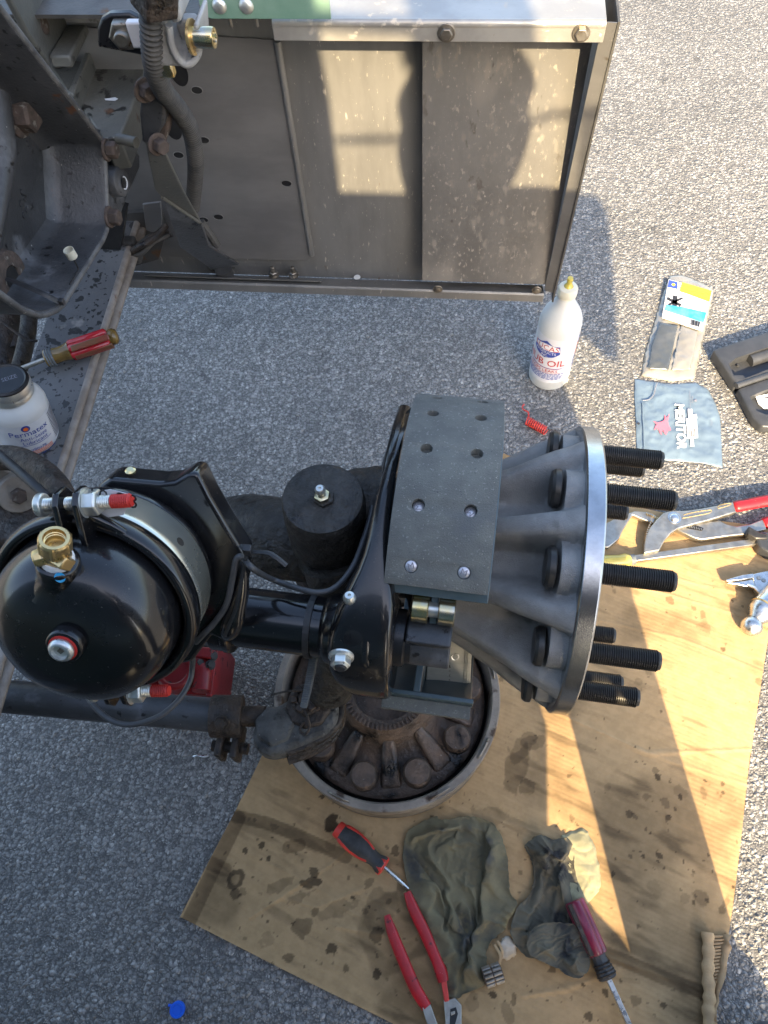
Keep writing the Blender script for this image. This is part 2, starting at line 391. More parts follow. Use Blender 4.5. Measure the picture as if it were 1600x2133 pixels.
# ================================================================== GROUND
def ground_material():
    m = bpy.data.materials.new('asphalt'); m.use_nodes = True
    nt = m.node_tree; N = nt.nodes; L = nt.links; b = N['Principled BSDF']
    tc = N.new('ShaderNodeTexCoord')
    # a little warping so the stones are not all round
    nz = N.new('ShaderNodeTexNoise'); nz.inputs['Scale'].default_value = 90; nz.inputs['Detail'].default_value = 3; L.new(tc.outputs['Object'], nz.inputs['Vector'])
    va = N.new('ShaderNodeVectorMath'); va.operation = 'MULTIPLY_ADD'; va.inputs[1].default_value = (.009, .009, 0); L.new(nz.outputs['Color'], va.inputs[0]); L.new(tc.outputs['Object'], va.inputs[2])
    def vor(scale, feat='F1'):
        v = N.new('ShaderNodeTexVoronoi'); v.feature = feat; v.voronoi_dimensions = '2D'; v.inputs['Scale'].default_value = scale; L.new(va.outputs[0], v.inputs['Vector']); return v
    def rng(x, a, bb, c=0., d=1.):
        r = N.new('ShaderNodeMapRange'); r.inputs[1].default_value = a; r.inputs[2].default_value = bb; r.inputs[3].default_value = c; r.inputs[4].default_value = d
        L.new(x, r.inputs[0]); return r.outputs[0]
    def math_(op, a, b_):
        x = N.new('ShaderNodeMath'); x.operation = op
        for i, s in enumerate((a, b_)):
            if isinstance(s, (int, float)): x.inputs[i].default_value = s
            else: L.new(s, x.inputs[i])
        return x.outputs[0]
    big = vor(128); small = vor(270)
    sepb = N.new('ShaderNodeSeparateColor'); L.new(big.outputs['Color'], sepb.inputs[0])
    seps = N.new('ShaderNodeSeparateColor'); L.new(small.outputs['Color'], seps.inputs[0])
    # which stones lie proud
    hb = math_('MULTIPLY', rng(big.outputs['Distance'], .0, .62, 1., 0.), rng(sepb.outputs[0], .25, .8, 0.15, 1.))
    hs = math_('MULTIPLY', rng(small.outputs['Distance'], .0, .6, .55, 0.), rng(seps.outputs[0], .1, .9, .3, 1.))
    h = math_('MAXIMUM', hb, hs)
    ramp = N.new('ShaderNodeValToRGB'); e = ramp.color_ramp.elements
    e[0].position = 0; e[0].color = (.085, .083, .08, 1); e[1].position = 1; e[1].color = (.50, .485, .455, 1)
    for p, c in ((.35, (.175, .171, .164, 1)), (.7, (.265, .258, .245, 1)), (.9, (.36, .35, .33, 1))):
        x = ramp.color_ramp.elements.new(p); x.color = c
    pick = math_('ADD', math_('MULTIPLY', sepb.outputs[1], .55), math_('MULTIPLY', seps.outputs[1], .45))
    L.new(pick, ramp.inputs[0])
    # tar in the gaps
    gap = rng(h, .02, .30, 0., 1.)
    mx = N.new('ShaderNodeMix'); mx.data_type = 'RGBA'; L.new(gap, mx.inputs[0]); mx.inputs[6].default_value = (.07, .068, .065, 1); L.new(ramp.outputs[0], mx.inputs[7])
    # broad wear and oily patches
    n2 = N.new('ShaderNodeTexNoise'); n2.inputs['Scale'].default_value = 2.2; n2.inputs['Detail'].default_value = 5; L.new(tc.outputs['Object'], n2.inputs['Vector'])
    n3 = N.new('ShaderNodeTexNoise'); n3.inputs['Scale'].default_value = 11; n3.inputs['Detail'].default_value = 4; L.new(tc.outputs['Object'], n3.inputs['Vector'])
    w = math_('MULTIPLY', rng(n2.outputs['Fac'], .3, .7, .82, 1.18), rng(n3.outputs['Fac'], .62, .72, 1., .62))
    mm = N.new('ShaderNodeVectorMath'); mm.operation = 'SCALE'; L.new(mx.outputs[2], mm.inputs[0]); L.new(w, mm.inputs['Scale'])
    L.new(mm.outputs[0], b.inputs['Base Color'])
    b.inputs['Roughness'].default_value = .62
    L.new(rng(seps.outputs[2], 0, 1, .45, .9), b.inputs['Roughness'])
    bp = N.new('ShaderNodeBump'); bp.inputs['Strength'].default_value = 1.0; bp.inputs['Distance'].default_value = .0045
    L.new(h, bp.inputs['Height']); L.new(bp.outputs[0], b.inputs['Normal'])
    return m
M['asphalt'] = ground_material()
g = MB(); g.add([(-60, -60, 0), (60, -60, 0), (60, 60, 0), (-60, 60, 0)], [(0, 1, 2, 3)])
tag(g.build('ground', M['asphalt'], loc=(0, 0, 0)), kind='structure')

# loose grit lying on the asphalt
rg_ = random.Random(11); mb = MB()
for k in range(1500):
    x = rg_.uniform(-.9, 1.1); y = rg_.uniform(-.25, 2.2); r = rg_.choice((.0014, .0018, .0022, .0028, .0036)) * rg_.uniform(.8, 1.2); a = rg_.uniform(0, 6.3)
    vs_ = [Vector((x + r * rg_.uniform(.7, 1.3) * math.cos(a + t), y + r * rg_.uniform(.7, 1.3) * math.sin(a + t), .0004)) for t in (0, 1.25, 2.5, 3.8, 5.0)]
    tp = [Vector((x, y, 0)).lerp(v, .6) + Vector((0, 0, r * rg_.uniform(.7, 1.2))) for v in vs_]
    mb.add(vs_ + tp, [(5, 6, 7, 8, 9)] + [(i, (i + 1) % 5, 5 + (i + 1) % 5, 5 + i) for i in range(5)])
M['grit'] = mat('grit', (.34, .33, .31), (.20, .195, .185), 300, .7)
tag(mb.build('loose_grit', M['grit'], loc=(0, 0, 0), smooth=20, fix=False), 'loose pale stone grit scattered over the asphalt', 'grit', kind='stuff')

# ================================================================== CARDBOARD
CARD_T = .006
card_px = [(375, 1910), (432, 1800), (490, 1690), (560, 1545), (650, 1360), (760, 1130), (806, 985), (838, 905), (1050, 945), (1105, 966),
           (1250, 1040), (1420, 1075), (1700, 1110), (1640, 1200), (1600, 1330), (1560, 1600), (1545, 1740), (1527, 1890), (1516, 1960), (1500, 2050), (1488, 2140), (1478, 2230), (1000, 2222), (820, 2133), (600, 2025)]
card = [tuple(PZ(u, v, CARD_T)[:2]) for u, v in card_px]
_ca = np.array(card)
STEP = .0023
_x = np.arange(_ca[:, 0].min() - STEP, _ca[:, 0].max() + 2 * STEP, STEP); _y = np.arange(_ca[:, 1].min() - STEP, _ca[:, 1].max() + 2 * STEP, STEP)
GX, GY = np.meshgrid(_x, _y, indexing='ij')
ins = inpoly(GX, GY, card)
dist, bx, by = polydist(GX, GY, card)
keepc = (ins[:-1, :-1] | ins[1:, :-1] | ins[:-1, 1:] | ins[1:, 1:])
use = np.zeros_like(ins); use[:-1, :-1] |= keepc; use[1:, :-1] |= keepc; use[:-1, 1:] |= keepc; use[1:, 1:] |= keepc
px_ = np.where(ins, GX, bx); py_ = np.where(ins, GY, by)
# the flutes run across the sheet; creases where it was folded or stepped on
fd = np.array(PZ(1500, 1290, 0)[:2]) - np.array(PZ(1300, 1215, 0)[:2]); fd /= np.linalg.norm(fd)
fn = np.array([-fd[1], fd[0]])
sN = px_ * fn[0] + py_ * fn[1]; sT = px_ * fd[0] + py_ * fd[1]
zc = CARD_T + .00042 * fbm(px_ * 6, py_ * 6, 91, 3) ** .7 * np.sin((sN + .0016 * fbm(px_ * 5, py_ * 5, 92, 2)) * 2 * PI / .0078) + .0022 * (fbm(px_ * 3, py_ * 3, 5) - .5) + .0010 * (fbm(px_ * 14, py_ * 14, 8) - .5)
zc += .0007 * (fbm(sT * 3, sN * 90, 31, 2) - .5)
paint = np.ones(GX.shape + (3,))
tone = .90 + .22 * fbm(px_ * 5, py_ * 5, 3) + .14 * (fbm(sT * 5, sN * 160, 12, 3) - .5)
paint *= tone[..., None]
def seg_d(a, b):
    a = np.array(a); b = np.array(b); d = b - a; t = np.clip(((px_ - a[0]) * d[0] + (py_ - a[1]) * d[1]) / (d @ d), 0, 1)
    return np.hypot(px_ - a[0] - t * d[0], py_ - a[1] - t * d[1])
def C2(u, v): return tuple(PZ(u, v, CARD_T)[:2])
def pline(pts):
    q = [C2(*p) for p in pts]; d = seg_d(q[0], q[1])
    for i in range(1, len(q) - 1): d = np.minimum(d, seg_d(q[i], q[i + 1]))
    return d
wob = .006 * (fbm(px_ * 22, py_ * 22, 77) - .5)
creases = [([(520, 1912), (600, 1860), (690, 1800), (760, 1740)], 1), ([(1010, 1700), (1200, 1760), (1340, 1800)], .5), ([(1150, 1480), (1350, 1570), (1580, 1560)], .8),
           ([(1290, 1210), (1450, 1255), (1600, 1300)], .9), ([(1240, 1290), (1420, 1330), (1590, 1400)], .7), ([(1380, 1200), (1600, 1250)], .6),
           ([(1090, 2075), (1180, 2060), (1290, 2020)], .9), ([(700, 1930), (850, 1960), (930, 1900)], .8), ([(590, 1870), (660, 1890), (760, 1850)], .6), ([(1255, 1990), (1400, 2040), (1500, 2075)], .8),
           ([(1320, 1560), (1440, 1600), (1570, 1640)], .6), ([(480, 1760), (660, 1850), (820, 1960)], .4)]
for pts, k in creases:
    d = np.abs(pline(pts) + wob)
    zc += .0018 * k * np.exp(-(d / .0032) ** 2)
    paint *= (1 + .12 * k * np.exp(-(d / .0022) ** 2))[..., None]
# brown parcel tape that was pulled off, leaving darker strips
def strip(pts, w, tone_, soft=.0015):
    d = pline(pts) + wob * .25
    k = np.clip((w - d) / soft, 0, 1)[..., None]
    global paint
    paint = paint * (1 - k) + paint * np.array(tone_) * k
strip([(395, 1915), (450, 1800), (497, 1705)], .0135, (.55, .53, .52))
strip([(492, 1700), (560, 1716), (620, 1740), (720, 1785)], .0115, (.52, .51, .50))
strip([(600, 1765), (625, 1760)], .011, (.60, .58, .56))
strip([(430, 1795), (470, 1812)], .012, (.66, .64, .62))
strip([(1260, 1985), (1380, 2035), (1470, 2070)], .011, (.62, .60, .58))
strip([(1170, 2020), (1330, 2045)], .004, (.85, .84, .82))
# oil: dark splashes with ragged outlines, and one painted shadow
rs = np.random.default_rng(4)
def stain_shade(u, v, r, k=.9, el=1.0, ang=0., seed=0, ring=0.):
    k = k * .86
    c = C2(u, v); R = r / 1300.
    dx = px_ - c[0]; dy = py_ - c[1]; ca, sa = math.cos(ang), math.sin(ang)
    X = (dx * ca + dy * sa) / el; Y = -dx * sa + dy * ca
    rad = np.hypot(X, Y); m = rad < R * 3
    if not m.any(): return
    nn = fbm(px_[m] / R * .9 + seed, py_[m] / R * .9, seed + 50, 4)
    q = rad[m] / R * (.35 + 1.35 * nn)
    a = np.clip((1.0 - q) / .10, 0, 1)
    if ring: a *= np.clip((q - ring) / .18, .25, 1)
    a = (a * k)[:, None]
    global paint
    paint[m] = paint[m] * (1 - a) + np.array((.055, .050, .050)) * a
for i, s in enumerate([(490, 1832, 22, .85, 1, 0, .3), (545, 1760, 9), (512, 1772, 7), (560, 1790, 6), (490, 1862, 12, .7), (655, 1818, 11, .8), (650, 1838, 11, .85, 2.2, .4),
                       (690, 1762, 14, .3), (630, 1930, 19, .6, 1.6, .4), (655, 1900, 9, .6), (688, 1712, 17, .98), (672, 1660, 6), (785, 1945, 14, .7), (690, 1975, 10), (600, 1995, 11, .6),  # blackest blot paints in the rosette shadow at the screwdriver's hang ring
                       (735, 1870, 5), (785, 2030, 10), (760, 1900, 6, .6), (765, 1665, 4), (770, 1840, 9, .5, 1.5, .9), (822, 1770, 10, .75), (868, 1775, 11, .8), (870, 1750, 5), (835, 1845, 12, .6),
                       (1075, 1600, 30, .50, 2.2, 1.2), (1085, 1560, 22, .42, 2.0, 1.0), (1110, 1545, 18, .4, 2.0, .2), (1095, 1640, 16, .45, 1.5, .4), (1020, 1700, 22, .3, 2), (1070, 2080, 12, .6, .5, 0),
                       (1028, 2072, 6, .9), (985, 2090, 16, .35), (1055, 2110, 22, .4, .5, .2), (1372, 1620, 7, .9), (1365, 1605, 8, .5), (1388, 1672, 14, .45, .6, .4), (1391, 1702, 6, .8), (1312, 1695, 9, .75),
                       (1375, 1783, 7, .8), (1340, 1783, 5, .85), (1314, 1783, 5, .55), (1418, 1650, 16, .3, .7, .5), (1466, 1650, 14, .4, .6, .4), (1505, 1632, 6, .7), (1507, 1650, 5, .7), (1460, 1870, 15, .45),
                       (1425, 1872, 10, .3), (1455, 1940, 22, .25), (1365, 1850, 16, .2), (1345, 1660, 10, .4), (1265, 1640, 8, .3), (1395, 1250, 12, .6), (1464, 1280, 14, .45, .6, 0), (1445, 1268, 7, .5),
                       (1470, 1305, 16, .25), (1330, 1420, 10, .25), (1350, 1400, 8, .3), (1380, 1440, 9, .25), (1525, 1243, 10, .3), (1395, 1161, 4, .8), (1225, 2118, 8, .8), (1325, 2085, 10, .5), (1150, 2020, 7, .7),
                       (1592, 1450, 16, .5), (1583, 1420, 10, .45), (900, 2100, 20, .25), (940, 1985, 12, .3), (560, 1960, 14, .3), (700, 1895, 16, .35, 3, .45), (620, 1870, 9, .4, 3.5, .45), (580, 1845, 12, .4, 3, .45)]):
    u, v, r = s[:3]; k = s[3] if len(s) > 3 else .9; el = s[4] if len(s) > 4 else 1; an = s[5] if len(s) > 5 else 0; rg = s[6] if len(s) > 6 else 0
    stain_shade(u, v, r, k, el, an, i * 3, rg)
# the big ring a greasy drum or can left
stain_shade(830, 1945, 82, .42, 1.05, .3, 901, .5); stain_shade(795, 1900, 34, .35, 1.6, 1.2, 905)
for i in range(460):
    u = rs.uniform(400, 1580); v = rs.uniform(1200, 2130) if i > 150 else rs.uniform(1650, 2100)
    stain_shade(u, v, rs.uniform(1.2, 3.2) if i % 12 else rs.uniform(3.5, 7), rs.uniform(.35, .9), rs.uniform(.8, 1.8), rs.uniform(0, 3), 1000 + i)
g1 = fbm(px_ * 9, py_ * 9, 41); g2 = fbm(sT * 12, sN * 60, 43, 4)
grime = np.clip((g1 - .52) / .2, 0, 1) * .35 + np.clip((g2 - .60) / .15, 0, 1) * .30
paint *= (1 - grime)[..., None]
dk = np.exp(-(dist / .004) ** 2); paint *= (1 + .10 * dk)[..., None]
idx = -np.ones(GX.shape, int); idx[use] = np.arange(use.sum())
cv = np.stack([px_[use], py_[use], zc[use]], 1)
ii, jj = np.nonzero(keepc)
cf = np.stack([idx[ii, jj], idx[ii + 1, jj], idx[ii + 1, jj + 1], idx[ii, jj + 1]], 1)
mb = MB(); mb.v = [tuple(p) for p in cv.tolist()]; mb.f = [tuple(q) for q in cf.tolist()]
M['cardboard'] = mat('cardboard', (.415, .275, .138), (.355, .235, .116), 60, .82, 0, .25, 700, paint=True, spec=.25)
M['cardboard_plain'] = mat('cardboard_plain', (.40, .275, .145), (.32, .22, .12), 40, .85, 0, .4, 300)
cb = thing('cardboard_sheet', 'flattened brown cardboard box sheet stained with oil, lying on the asphalt under the wheel hub', 'cardboard', (.2, .4, 0))
mb.build('top_liner', M['cardboard'], cb, vcol=paint[use], smooth=180, fix=False)
# the flutes and bottom liner seen at the cut edges
mb = MB()
n = len(card)
for i in range(n):
    a = Vector((*card[i], 0)); b = Vector((*card[(i + 1) % n], 0))
    mb.add([a + Vector((0, 0, .0004)), b + Vector((0, 0, .0004)), b + Vector((0, 0, CARD_T)), a + Vector((0, 0, CARD_T))], [(0, 1, 2, 3)])
mb.build('cut_edge', M['cardboard_plain'], cb, fix=False)
# torn corner, bottom right: bared flutes and a rolled up liner
mb = MB()
for k in range(26):
    v0 = 1952 + k * 7.2
    a = PZ(1483 + k * .4, v0, .0085); b = PZ(1519 - k * 1.5, v0 - 3, .0085)
    mb.tube([a, (a + b) / 2 + Vector((0, 0, .001)), b], .0019, 6)
mb.build('bared_flute', M['cardboard_plain'], cb)['kind'] = 'stuff'
mb = MB()
pr = [(1474, 1942), (1476, 1985), (1475, 2030), (1478, 2075), (1476, 2110), (1480, 2170)]
mb.tube(smoothpath([PZ(u, v, .014) for u, v in pr], 5), [.0095 + .0015 * math.sin(k * 1.7) for k in range(26)], 12, flat=(1, .75))
mb.build('rolled_liner', M['cardboard_plain'], cb, smooth=60)
mb = MB(); rr = random.Random(3); P = []
for k in range(14):
    v0 = 1945 + k * 14
    P.append([PZ(1508 - k * 2.2 + rr.uniform(-4, 4), v0, .010 + rr.uniform(0, .004)), PZ(1526 - k * 2.9 + rr.uniform(-5, 5), v0 + 2, .012 + rr.uniform(0, .008))])
mb.grid(np.array([[list(a), list(b)] for a, b in P]))
mb.build('torn_liner', M['cardboard_plain'], cb, solid=.0008, smooth=60)

# ================================================================== BUMPER (seen from behind)
YP, YL, YT = 1.10, 1.055, .995         # back panel, bottom lip, top lip
def xz(u, v, y): p = PY(u, v, y); return p.x, p.z
bump = thing('bumper', 'dull stainless steel truck bumper seen from behind, mud splashed, upright at the front', 'bumper', (-.2, 1.1, .33))
xL = -1.15; xR = xz(1262, 60, YT)[0]
zt = xz(900, 45, YT)[1]; zlb = xz(900, 87, YT)[1]
zb = xz(880, 585, YP)[1]; zf = xz(700, 596, YL)[1]
# back plate of the face
mb = MB(); mb.box(((xL + xR) / 2, YP + .003, (zt + zb) / 2), (xR - xL, .004, zt - zb)); mb.build('face_panel', M['stainless'], bump)
# top shelf and its down-turned lip
mb = MB(); x0 = xz(565, 45, YT)[0]
mb.prism([(x0, YT, zlb), (x0, YT, zt - .004), (x0, YT + .004, zt), (x0, YP + .16, zt + .004), (x0, YP + .16, zt + .0015), (x0, YT + .006, zt - .003), (x0, YT + .003, zt - .006), (x0, YT + .003, zlb)], (xR - x0, 0, 0))
mb.build('top_lip', M['chrome_lip'], bump, bevel=.0008)
MB().tube([(x0 + .001, YT + .0046, zt - .0042), (xR - .001, YT + .0046, zt - .0042)], .0056, 14).build('lip_bend', M['chrome_lip'], bump, smooth=80)
mb = MB(); mb.prism([(xL, YT + .02, zt - .008), (xL, YT + .02, zt - .003), (xL, YP + .16, zt - .003), (xL, YP + .16, zt - .008)], (x0 - xL, 0, 0)); mb.build('top_shelf', M['end_dark'], bump)
# bottom flange and lip
mb = MB(); xBL = -1.1
mb.prism([(xBL, YP - .001, zb - .004), (xBL, YP - .001, zb), (xBL, YL, zf), (xBL, YL - .003, zf - .003), (xBL, YL - .003, zf - .020), (xBL, YL, zf - .020), (xBL, YL, zf - .005)], (xR - .004 - xBL, 0, 0))
mb.build('bottom_flange', M['stainless'], bump, bevel=.0006)
# left reinforcing plate with a rolled bead on its edge
bt = xz(578, 86, YP - .006); bb = xz(650, 535, YP - .006); tl = xz(250, 86, YP); 
mb = MB(); yy = YP - .004
mb.prism([(xL + .05, yy, zt - .03), (bt[0], yy, bt[1]), (bb[0], yy, bb[1]), (bb[0] - .012, yy, bb[1] - .012), (xL + .05, yy, bb[1] - .012)], (0, .003, 0))
mb.build('backing_plate', M['stainless_plain'], bump)
mb = MB(); mb.tube([(bt[0], yy - .001, bt[1]), (bb[0], yy - .001, bb[1] + .006), (bb[0] + .001, yy + .002, bb[1])], [.0052, .0052, .003], 12); mb.build('rolled_edge', M['stainless'], bump)
# foot of the backing plate turned over the flange
mb = MB(); fx = xz(660, 560, YL)[0]
mb.prism([(-.62, YP - .008, zb + .0035), (-.62, YL + .008, zf + .004), (-.62, YL + .008, zf + .001), (-.62, YP - .008, zb + .001)], (fx + .62, 0, 0)); mb.build('plate_foot', M['stainless'], bump)
# oval slots through the backing plate
mb = MB()
slots = [(410, 188), (425, 292), (372, 323), (597, 382), (455, 452), (424, 458), (372, 150), (360, 265)]
def ell(u, v, y, rx, rz, n=20, rot=.0):
    c = PY(u, v, y); return [c + Vector((rx * math.cos(t) * math.cos(rot) - rz * math.sin(t) * math.sin(rot), 0, rx * math.cos(t) * math.sin(rot) + rz * math.sin(t) * math.cos(rot))) for t in [2 * PI * k / n for k in range(n)]]
for i, (u, v) in enumerate(slots):
    big = i > 5
    mb = MB(); mb.prism(ell(u, v, yy - .0006, .0085 if not big else .014, .0055 if not big else .022), (0, .0004, 0)); mb.build('slot', M['lid_black'], bump)
    if not big:
        mb = MB(); pts = ell(u, v, yy - .0008, .0092, .0062); mb.tube(pts + [pts[0], pts[1]], .0007, 6, caps=False); mb.build('slot_rim', M['stainless'], bump)
# right overlay sheet
a = xz(880, 86, YP - .035); b_ = xz(880, 584, YP - .035); cx_ = xR - .003
mb = MB(); yy2 = YP - .035
mb.prism([(a[0], yy2, zlb - .002), (cx_, yy2, zlb - .002), (cx_, yy2, b_[1]), (b_[0], yy2, b_[1])], (0, .002, 0)); mb.build('overlay_sheet', M['stainless_mud'], bump)
# end cap
xE = xR + .013
mb = MB(); mb.prism([(xE, YL - .001, zf - .021), (xE, YT - .001, zt + .001), (xE, YP + .16, zt + .006), (xE, YP + .16, zf - .02)], (.003, 0, 0)); mb.build('end_cap', M['end_dark'], bump)
mb = MB(); mb.prism([(xR - .004, YL + .008, zf), (xE - .0005, YL + .001, zf), (xE - .0005, YT + .001, zt - .001), (xR - .004, YT + .008, zt - .004)], (0, .0015, 0)); mb.build('end_flange', M['stainless_plain'], bump)
# bolts
for u, v in ((930, 68), (1211, 68)):
    p = PY(u, v, YT - .0005); mb = MB(); mb.hexbolt(p, (0, -1, 0), .0082, .005, .0115, .002); mb.build('lip_bolt', M['steel_dull'], bump, bevel=.0006)
for u, v in ((571, 566), (612, 566)):
    p = PZ(u, v + 8, (zb + zf) / 2 + .003); mb = MB(); mb.lathe([(.010, 0), (.010, .002)], p, (0, 0, 1), 20).lathe([(.0078, .002), (.0078, .009), (.0066, .010)], p, (0, 0, 1), 6).lathe([(.0042, .009), (.0042, .021), (.0034, .022)], p, (0, 0, 1), 14)
    mb.build('flange_nut', M['steel_dull'], bump)
for u, v in ((912, 602), (1118, 604)):
    p = PY(u, v, YL - .0032); mb = MB(); mb.hexbolt(p, (0, -1, 0), .0065, .003, .009, .0015); mb.build('flange_bolt', M['steel_dull'], bump)
mb = MB(); p = PZ(744, 577, (zb + zf) / 2 + .0016); mb.lathe([(.0065, -.0005), (.0065, 0)], p, (0, 0, 1), 18); mb.build('flange_hole', M['plastic_white'], bump)

# green body panel and parts of the front above the bumper
gp = thing('green_body_panel', 'shiny green painted body panel edge with two dome rivets above the bumper', 'body panel', (-.2, 1.1, .86))
mb = MB(); yg = .985; c1 = xz(418, 0, yg); c2 = xz(690, 40, yg); zg = xz(480, 40, yg)[1]
q = [(xz(440, 38, yg)[0], zg), (c2[0], zg), (c2[0], zg + .10), (xz(410, 0, yg)[0], zg + .10), (xz(418, 20, yg)[0], zg + .012), (xz(424, 32, yg)[0], zg + .004)]
mb.prism([(x, yg, z) for x, z in q], (0, .004, 0)); mb.build('panel', M['green_paint'], gp, bevel=.001)
for u, v in ((457, 13), (513, 13)):
    p = PY(u, v, yg); mb = MB(); mb.lathe([(.0095, 0), (.0085, .002), (.0055, .0042), (.001, .005)], p, (0, -1, 0), 20); mb.build('rivet_head', M['zinc'], gp, smooth=60)
    mb = MB(); p2 = p + Vector((.006, .012, -.030)); mb.cyl(p2, p2 + Vector((0, 0, .02)), .0025, 10); mb.build('rivet_tail', M['steel_dull'], gp)

# ================================================================== WHEEL END (toe-out 3.3 degrees): l along the axle, th round it
O_ = Vector((.160, .394, .575)); TOE = math.radians(3.3)
AX = Vector((math.cos(TOE), -math.sin(TOE), 0)); E1 = Vector((math.sin(TOE), math.cos(TOE), 0)); E2 = Vector((0, 0, 1))
def WL(l, th, r):
    t = math.radians(th); return O_ + AX * l + (E2 * math.sin(t) - E1 * math.cos(t)) * r
def RD(th):
    t = math.radians(th); return E2 * math.sin(t) - E1 * math.cos(t)
hub = thing('wheel_hub', 'new grey cast wheel hub flange with ten long black threaded studs pointing right', 'wheel hub', O_)
STUD0 = 27.6; RS = .14286
# fluted body
NL, NT = 46, 400
lv = np.concatenate([np.linspace(-.165, -.05, 26), np.linspace(-.046, -.020, 16), np.array([-.0195, -.0192, -.019, -.0188])])
thv = np.linspace(0, 360, NT, endpoint=False)
base_l = np.array([-.165, -.15, -.12, -.09, -.065, -.05, -.035, -.025, -.0188]); base_r = np.array([.086, .088, .092, .094, .096, .101, .116, .132, .150])
ridge_r = np.array([.093, .100, .115, .131, .147, .1555, .1625, .168, .1705])
P = np.zeros((len(lv), NT + 1, 3))
for i, l in enumerate(lv):
    rb = np.interp(l, base_l, base_r); rr_ = np.interp(l, base_l, ridge_r)
    for j in range(NT + 1):
        th = thv[j % NT]
        ph = math.cos(math.radians((th - STUD0 - 18) * 10))
        k = 1 / (1 + math.exp(-(ph - .28) * 4.6)); k = (k - .003) / .965
        # bosses round the studs near the flange
        d = ((th - STUD0 + 18) % 36 - 18) * PI / 180 * RS
        r = rb + (rr_ - rb) * k
        if l > -.044:
            tb = min(1, (l + .044) / .005)
            boss = math.sqrt(max(0, .0245 ** 2 - d * d)) + RS - .006
            boss = RS + .0190 - d * d / .046; bs = .5 * (r + boss + math.sqrt((r - boss) ** 2 + .007 ** 2)) - .0010
            r = r + (min(bs, .1690) - r) * tb
        p = O_ + AX * l + RD(th) * r
        P[i, j] = p
mb = MB(); mb.grid(P); mb.build('hub_body', M['cast_grey'], hub, smooth=50, fix=True)
mb = MB(); mb.lathe([(.1695, -.0205), (.172, -.0185), (.172, -.002), (.1705, 0), (.112, 0), (.110, .004), (.085, .006), (.06, .006)], O_, AX, 96)
mb.build('flange_rim', M['machined'], hub, bevel=.0004)
mb = MB(); mb.lathe([(.05, -.172), (.086, -.168), (.092, -.160)], O_, AX, 48); mb.build('hub_inner_end', M['cast_grey'], hub)
# one stud: thread ridges as geometry
def stud_mesh():
    mb = MB(); prof = [(.0102, -.001)]; l = .001
    while l < .0725:
        prof += [(.0114, l), (.0114, l + .0005), (.0098, l + .0013), (.0098, l + .0017)]; l += .0023
    prof += [(.0106, .0735), (.0092, .0765), (.0002, .0768)]
    mb.lathe(prof, O_, AX, 20); return mb
s0 = stud_mesh().build('stud', M['stud_black'], hub, smooth=25)
h_ = MB(); h_.lathe([(.0205, -.0435), (.0215, -.0445), (.0215, -.050), (.0190, -.0535), (.0002, -.0538)], O_, AX, 28); hd0 = h_.build('stud_head', M['stud_black'], s0)
for k in range(10):
    th = STUD0 + 36 * k; off = RD(th) * RS
    if k == 0: s0.matrix_local = Matrix.Translation(off)
    else: copy_part(s0, hub, Matrix.Translation(off) @ Matrix.Rotation(math.radians(0), 4, AX))

# ------------------------------------------------------------------ brake shoes
LC, LW = -.161, .051
def arc_block(r0, r1, t0, t1, l0, l1, n=40, taper=0.0):
    mb = MB(); vs = []; fs = []
    for i in range(n + 1):
        th = t0 + (t1 - t0) * i / n
        k = 1 - taper * abs(2 * i / n - 1) ** 3
        ro = r0 + (r1 - r0) * k
        vs += [WL(l0, th, r0), WL(l1, th, r0), WL(l1, th, ro), WL(l0, th, ro)]
    for i in range(n):
        for k in range(4):
            a = i * 4 + k; b = i * 4 + (k + 1) % 4; fs.append((a, b, b + 4, a + 4))
    fs += [(3, 2, 1, 0), (n * 4, n * 4 + 1, n * 4 + 2, n * 4 + 3)]
    mb.add(vs, fs); return mb
def make_shoe(name, label, t0, t1, tt0, tt1, holes, sgn):
    sh = thing(name, label, 'brake shoe', WL(LC, (t0 + t1) / 2, .16), 'brake shoes on the hub')
    lin = arc_block(.178, .193, t0, t1, LC - LW, LC + LW).build('lining', M['lining'], sh, bevel=.0008)
    arc_block(.1725, .1779, tt0, tt1, LC - LW - .002, LC + LW + .002).build('shoe_table', M['shoe_paint'], sh, bevel=.001)
    # web: follows the arc, with a nose that rides on the roller
    for dl in ((-.0165, .0085) if sgn > 0 else (-.016,)):
        pts = [WL(LC + dl, tt0 + (tt1 - tt0) * k / 24, .1726) for k in range(25)] + [WL(LC + dl, tt1 - (tt1 - tt0) * k / 24, .135 - .02 * math.sin(PI * k / 24)) for k in range(25)]
        MB().prism(pts, AX * .008).build('shoe_web', M['shoe_paint'], sh, bevel=.001)
    # rivets and empty holes
    for (dl, th, rv) in holes:
        c = WL(LC + dl, th, .1931); ax = RD(th)
        bmh = MB(); bmh.lathe([(.0066, -.010), (.0066, .0002)], c, ax, 24); cut = bmh.build('cutter', M['lining'], sh)
        m = lin.modifiers.new('hole', 'BOOLEAN'); m.object = cut; m.operation = 'DIFFERENCE'; m.solver = 'FAST'
        lin.modifiers.move(len(lin.modifiers) - 1, 0)
        cutters.append(cut)
        if rv is not None:
            mb = MB(); q = c - ax * rv; mb.lathe([(.0060, -.004), (.0060, -.0004), (.0055, 0), (.0002, .0001)], q, ax, 24); ro = mb.build('rivet', M['rivet'], sh, smooth=40)
            vs, fs = text_flat('M', .009); u = AX; w = ax.cross(u)
            rt = rivets_rot[len(rivets_done) % len(rivets_rot)]; rivets_done.append(1)
            u, w = u * math.cos(rt) + w * math.sin(rt), w * math.cos(rt) - u * math.sin(rt)
            mt = MB(); mt.add([q + ax * .0003 + u * x + w * y for x, y in vs], fs); mt.build('stamp', M['ink_grey'], ro, fix=False)
    return sh
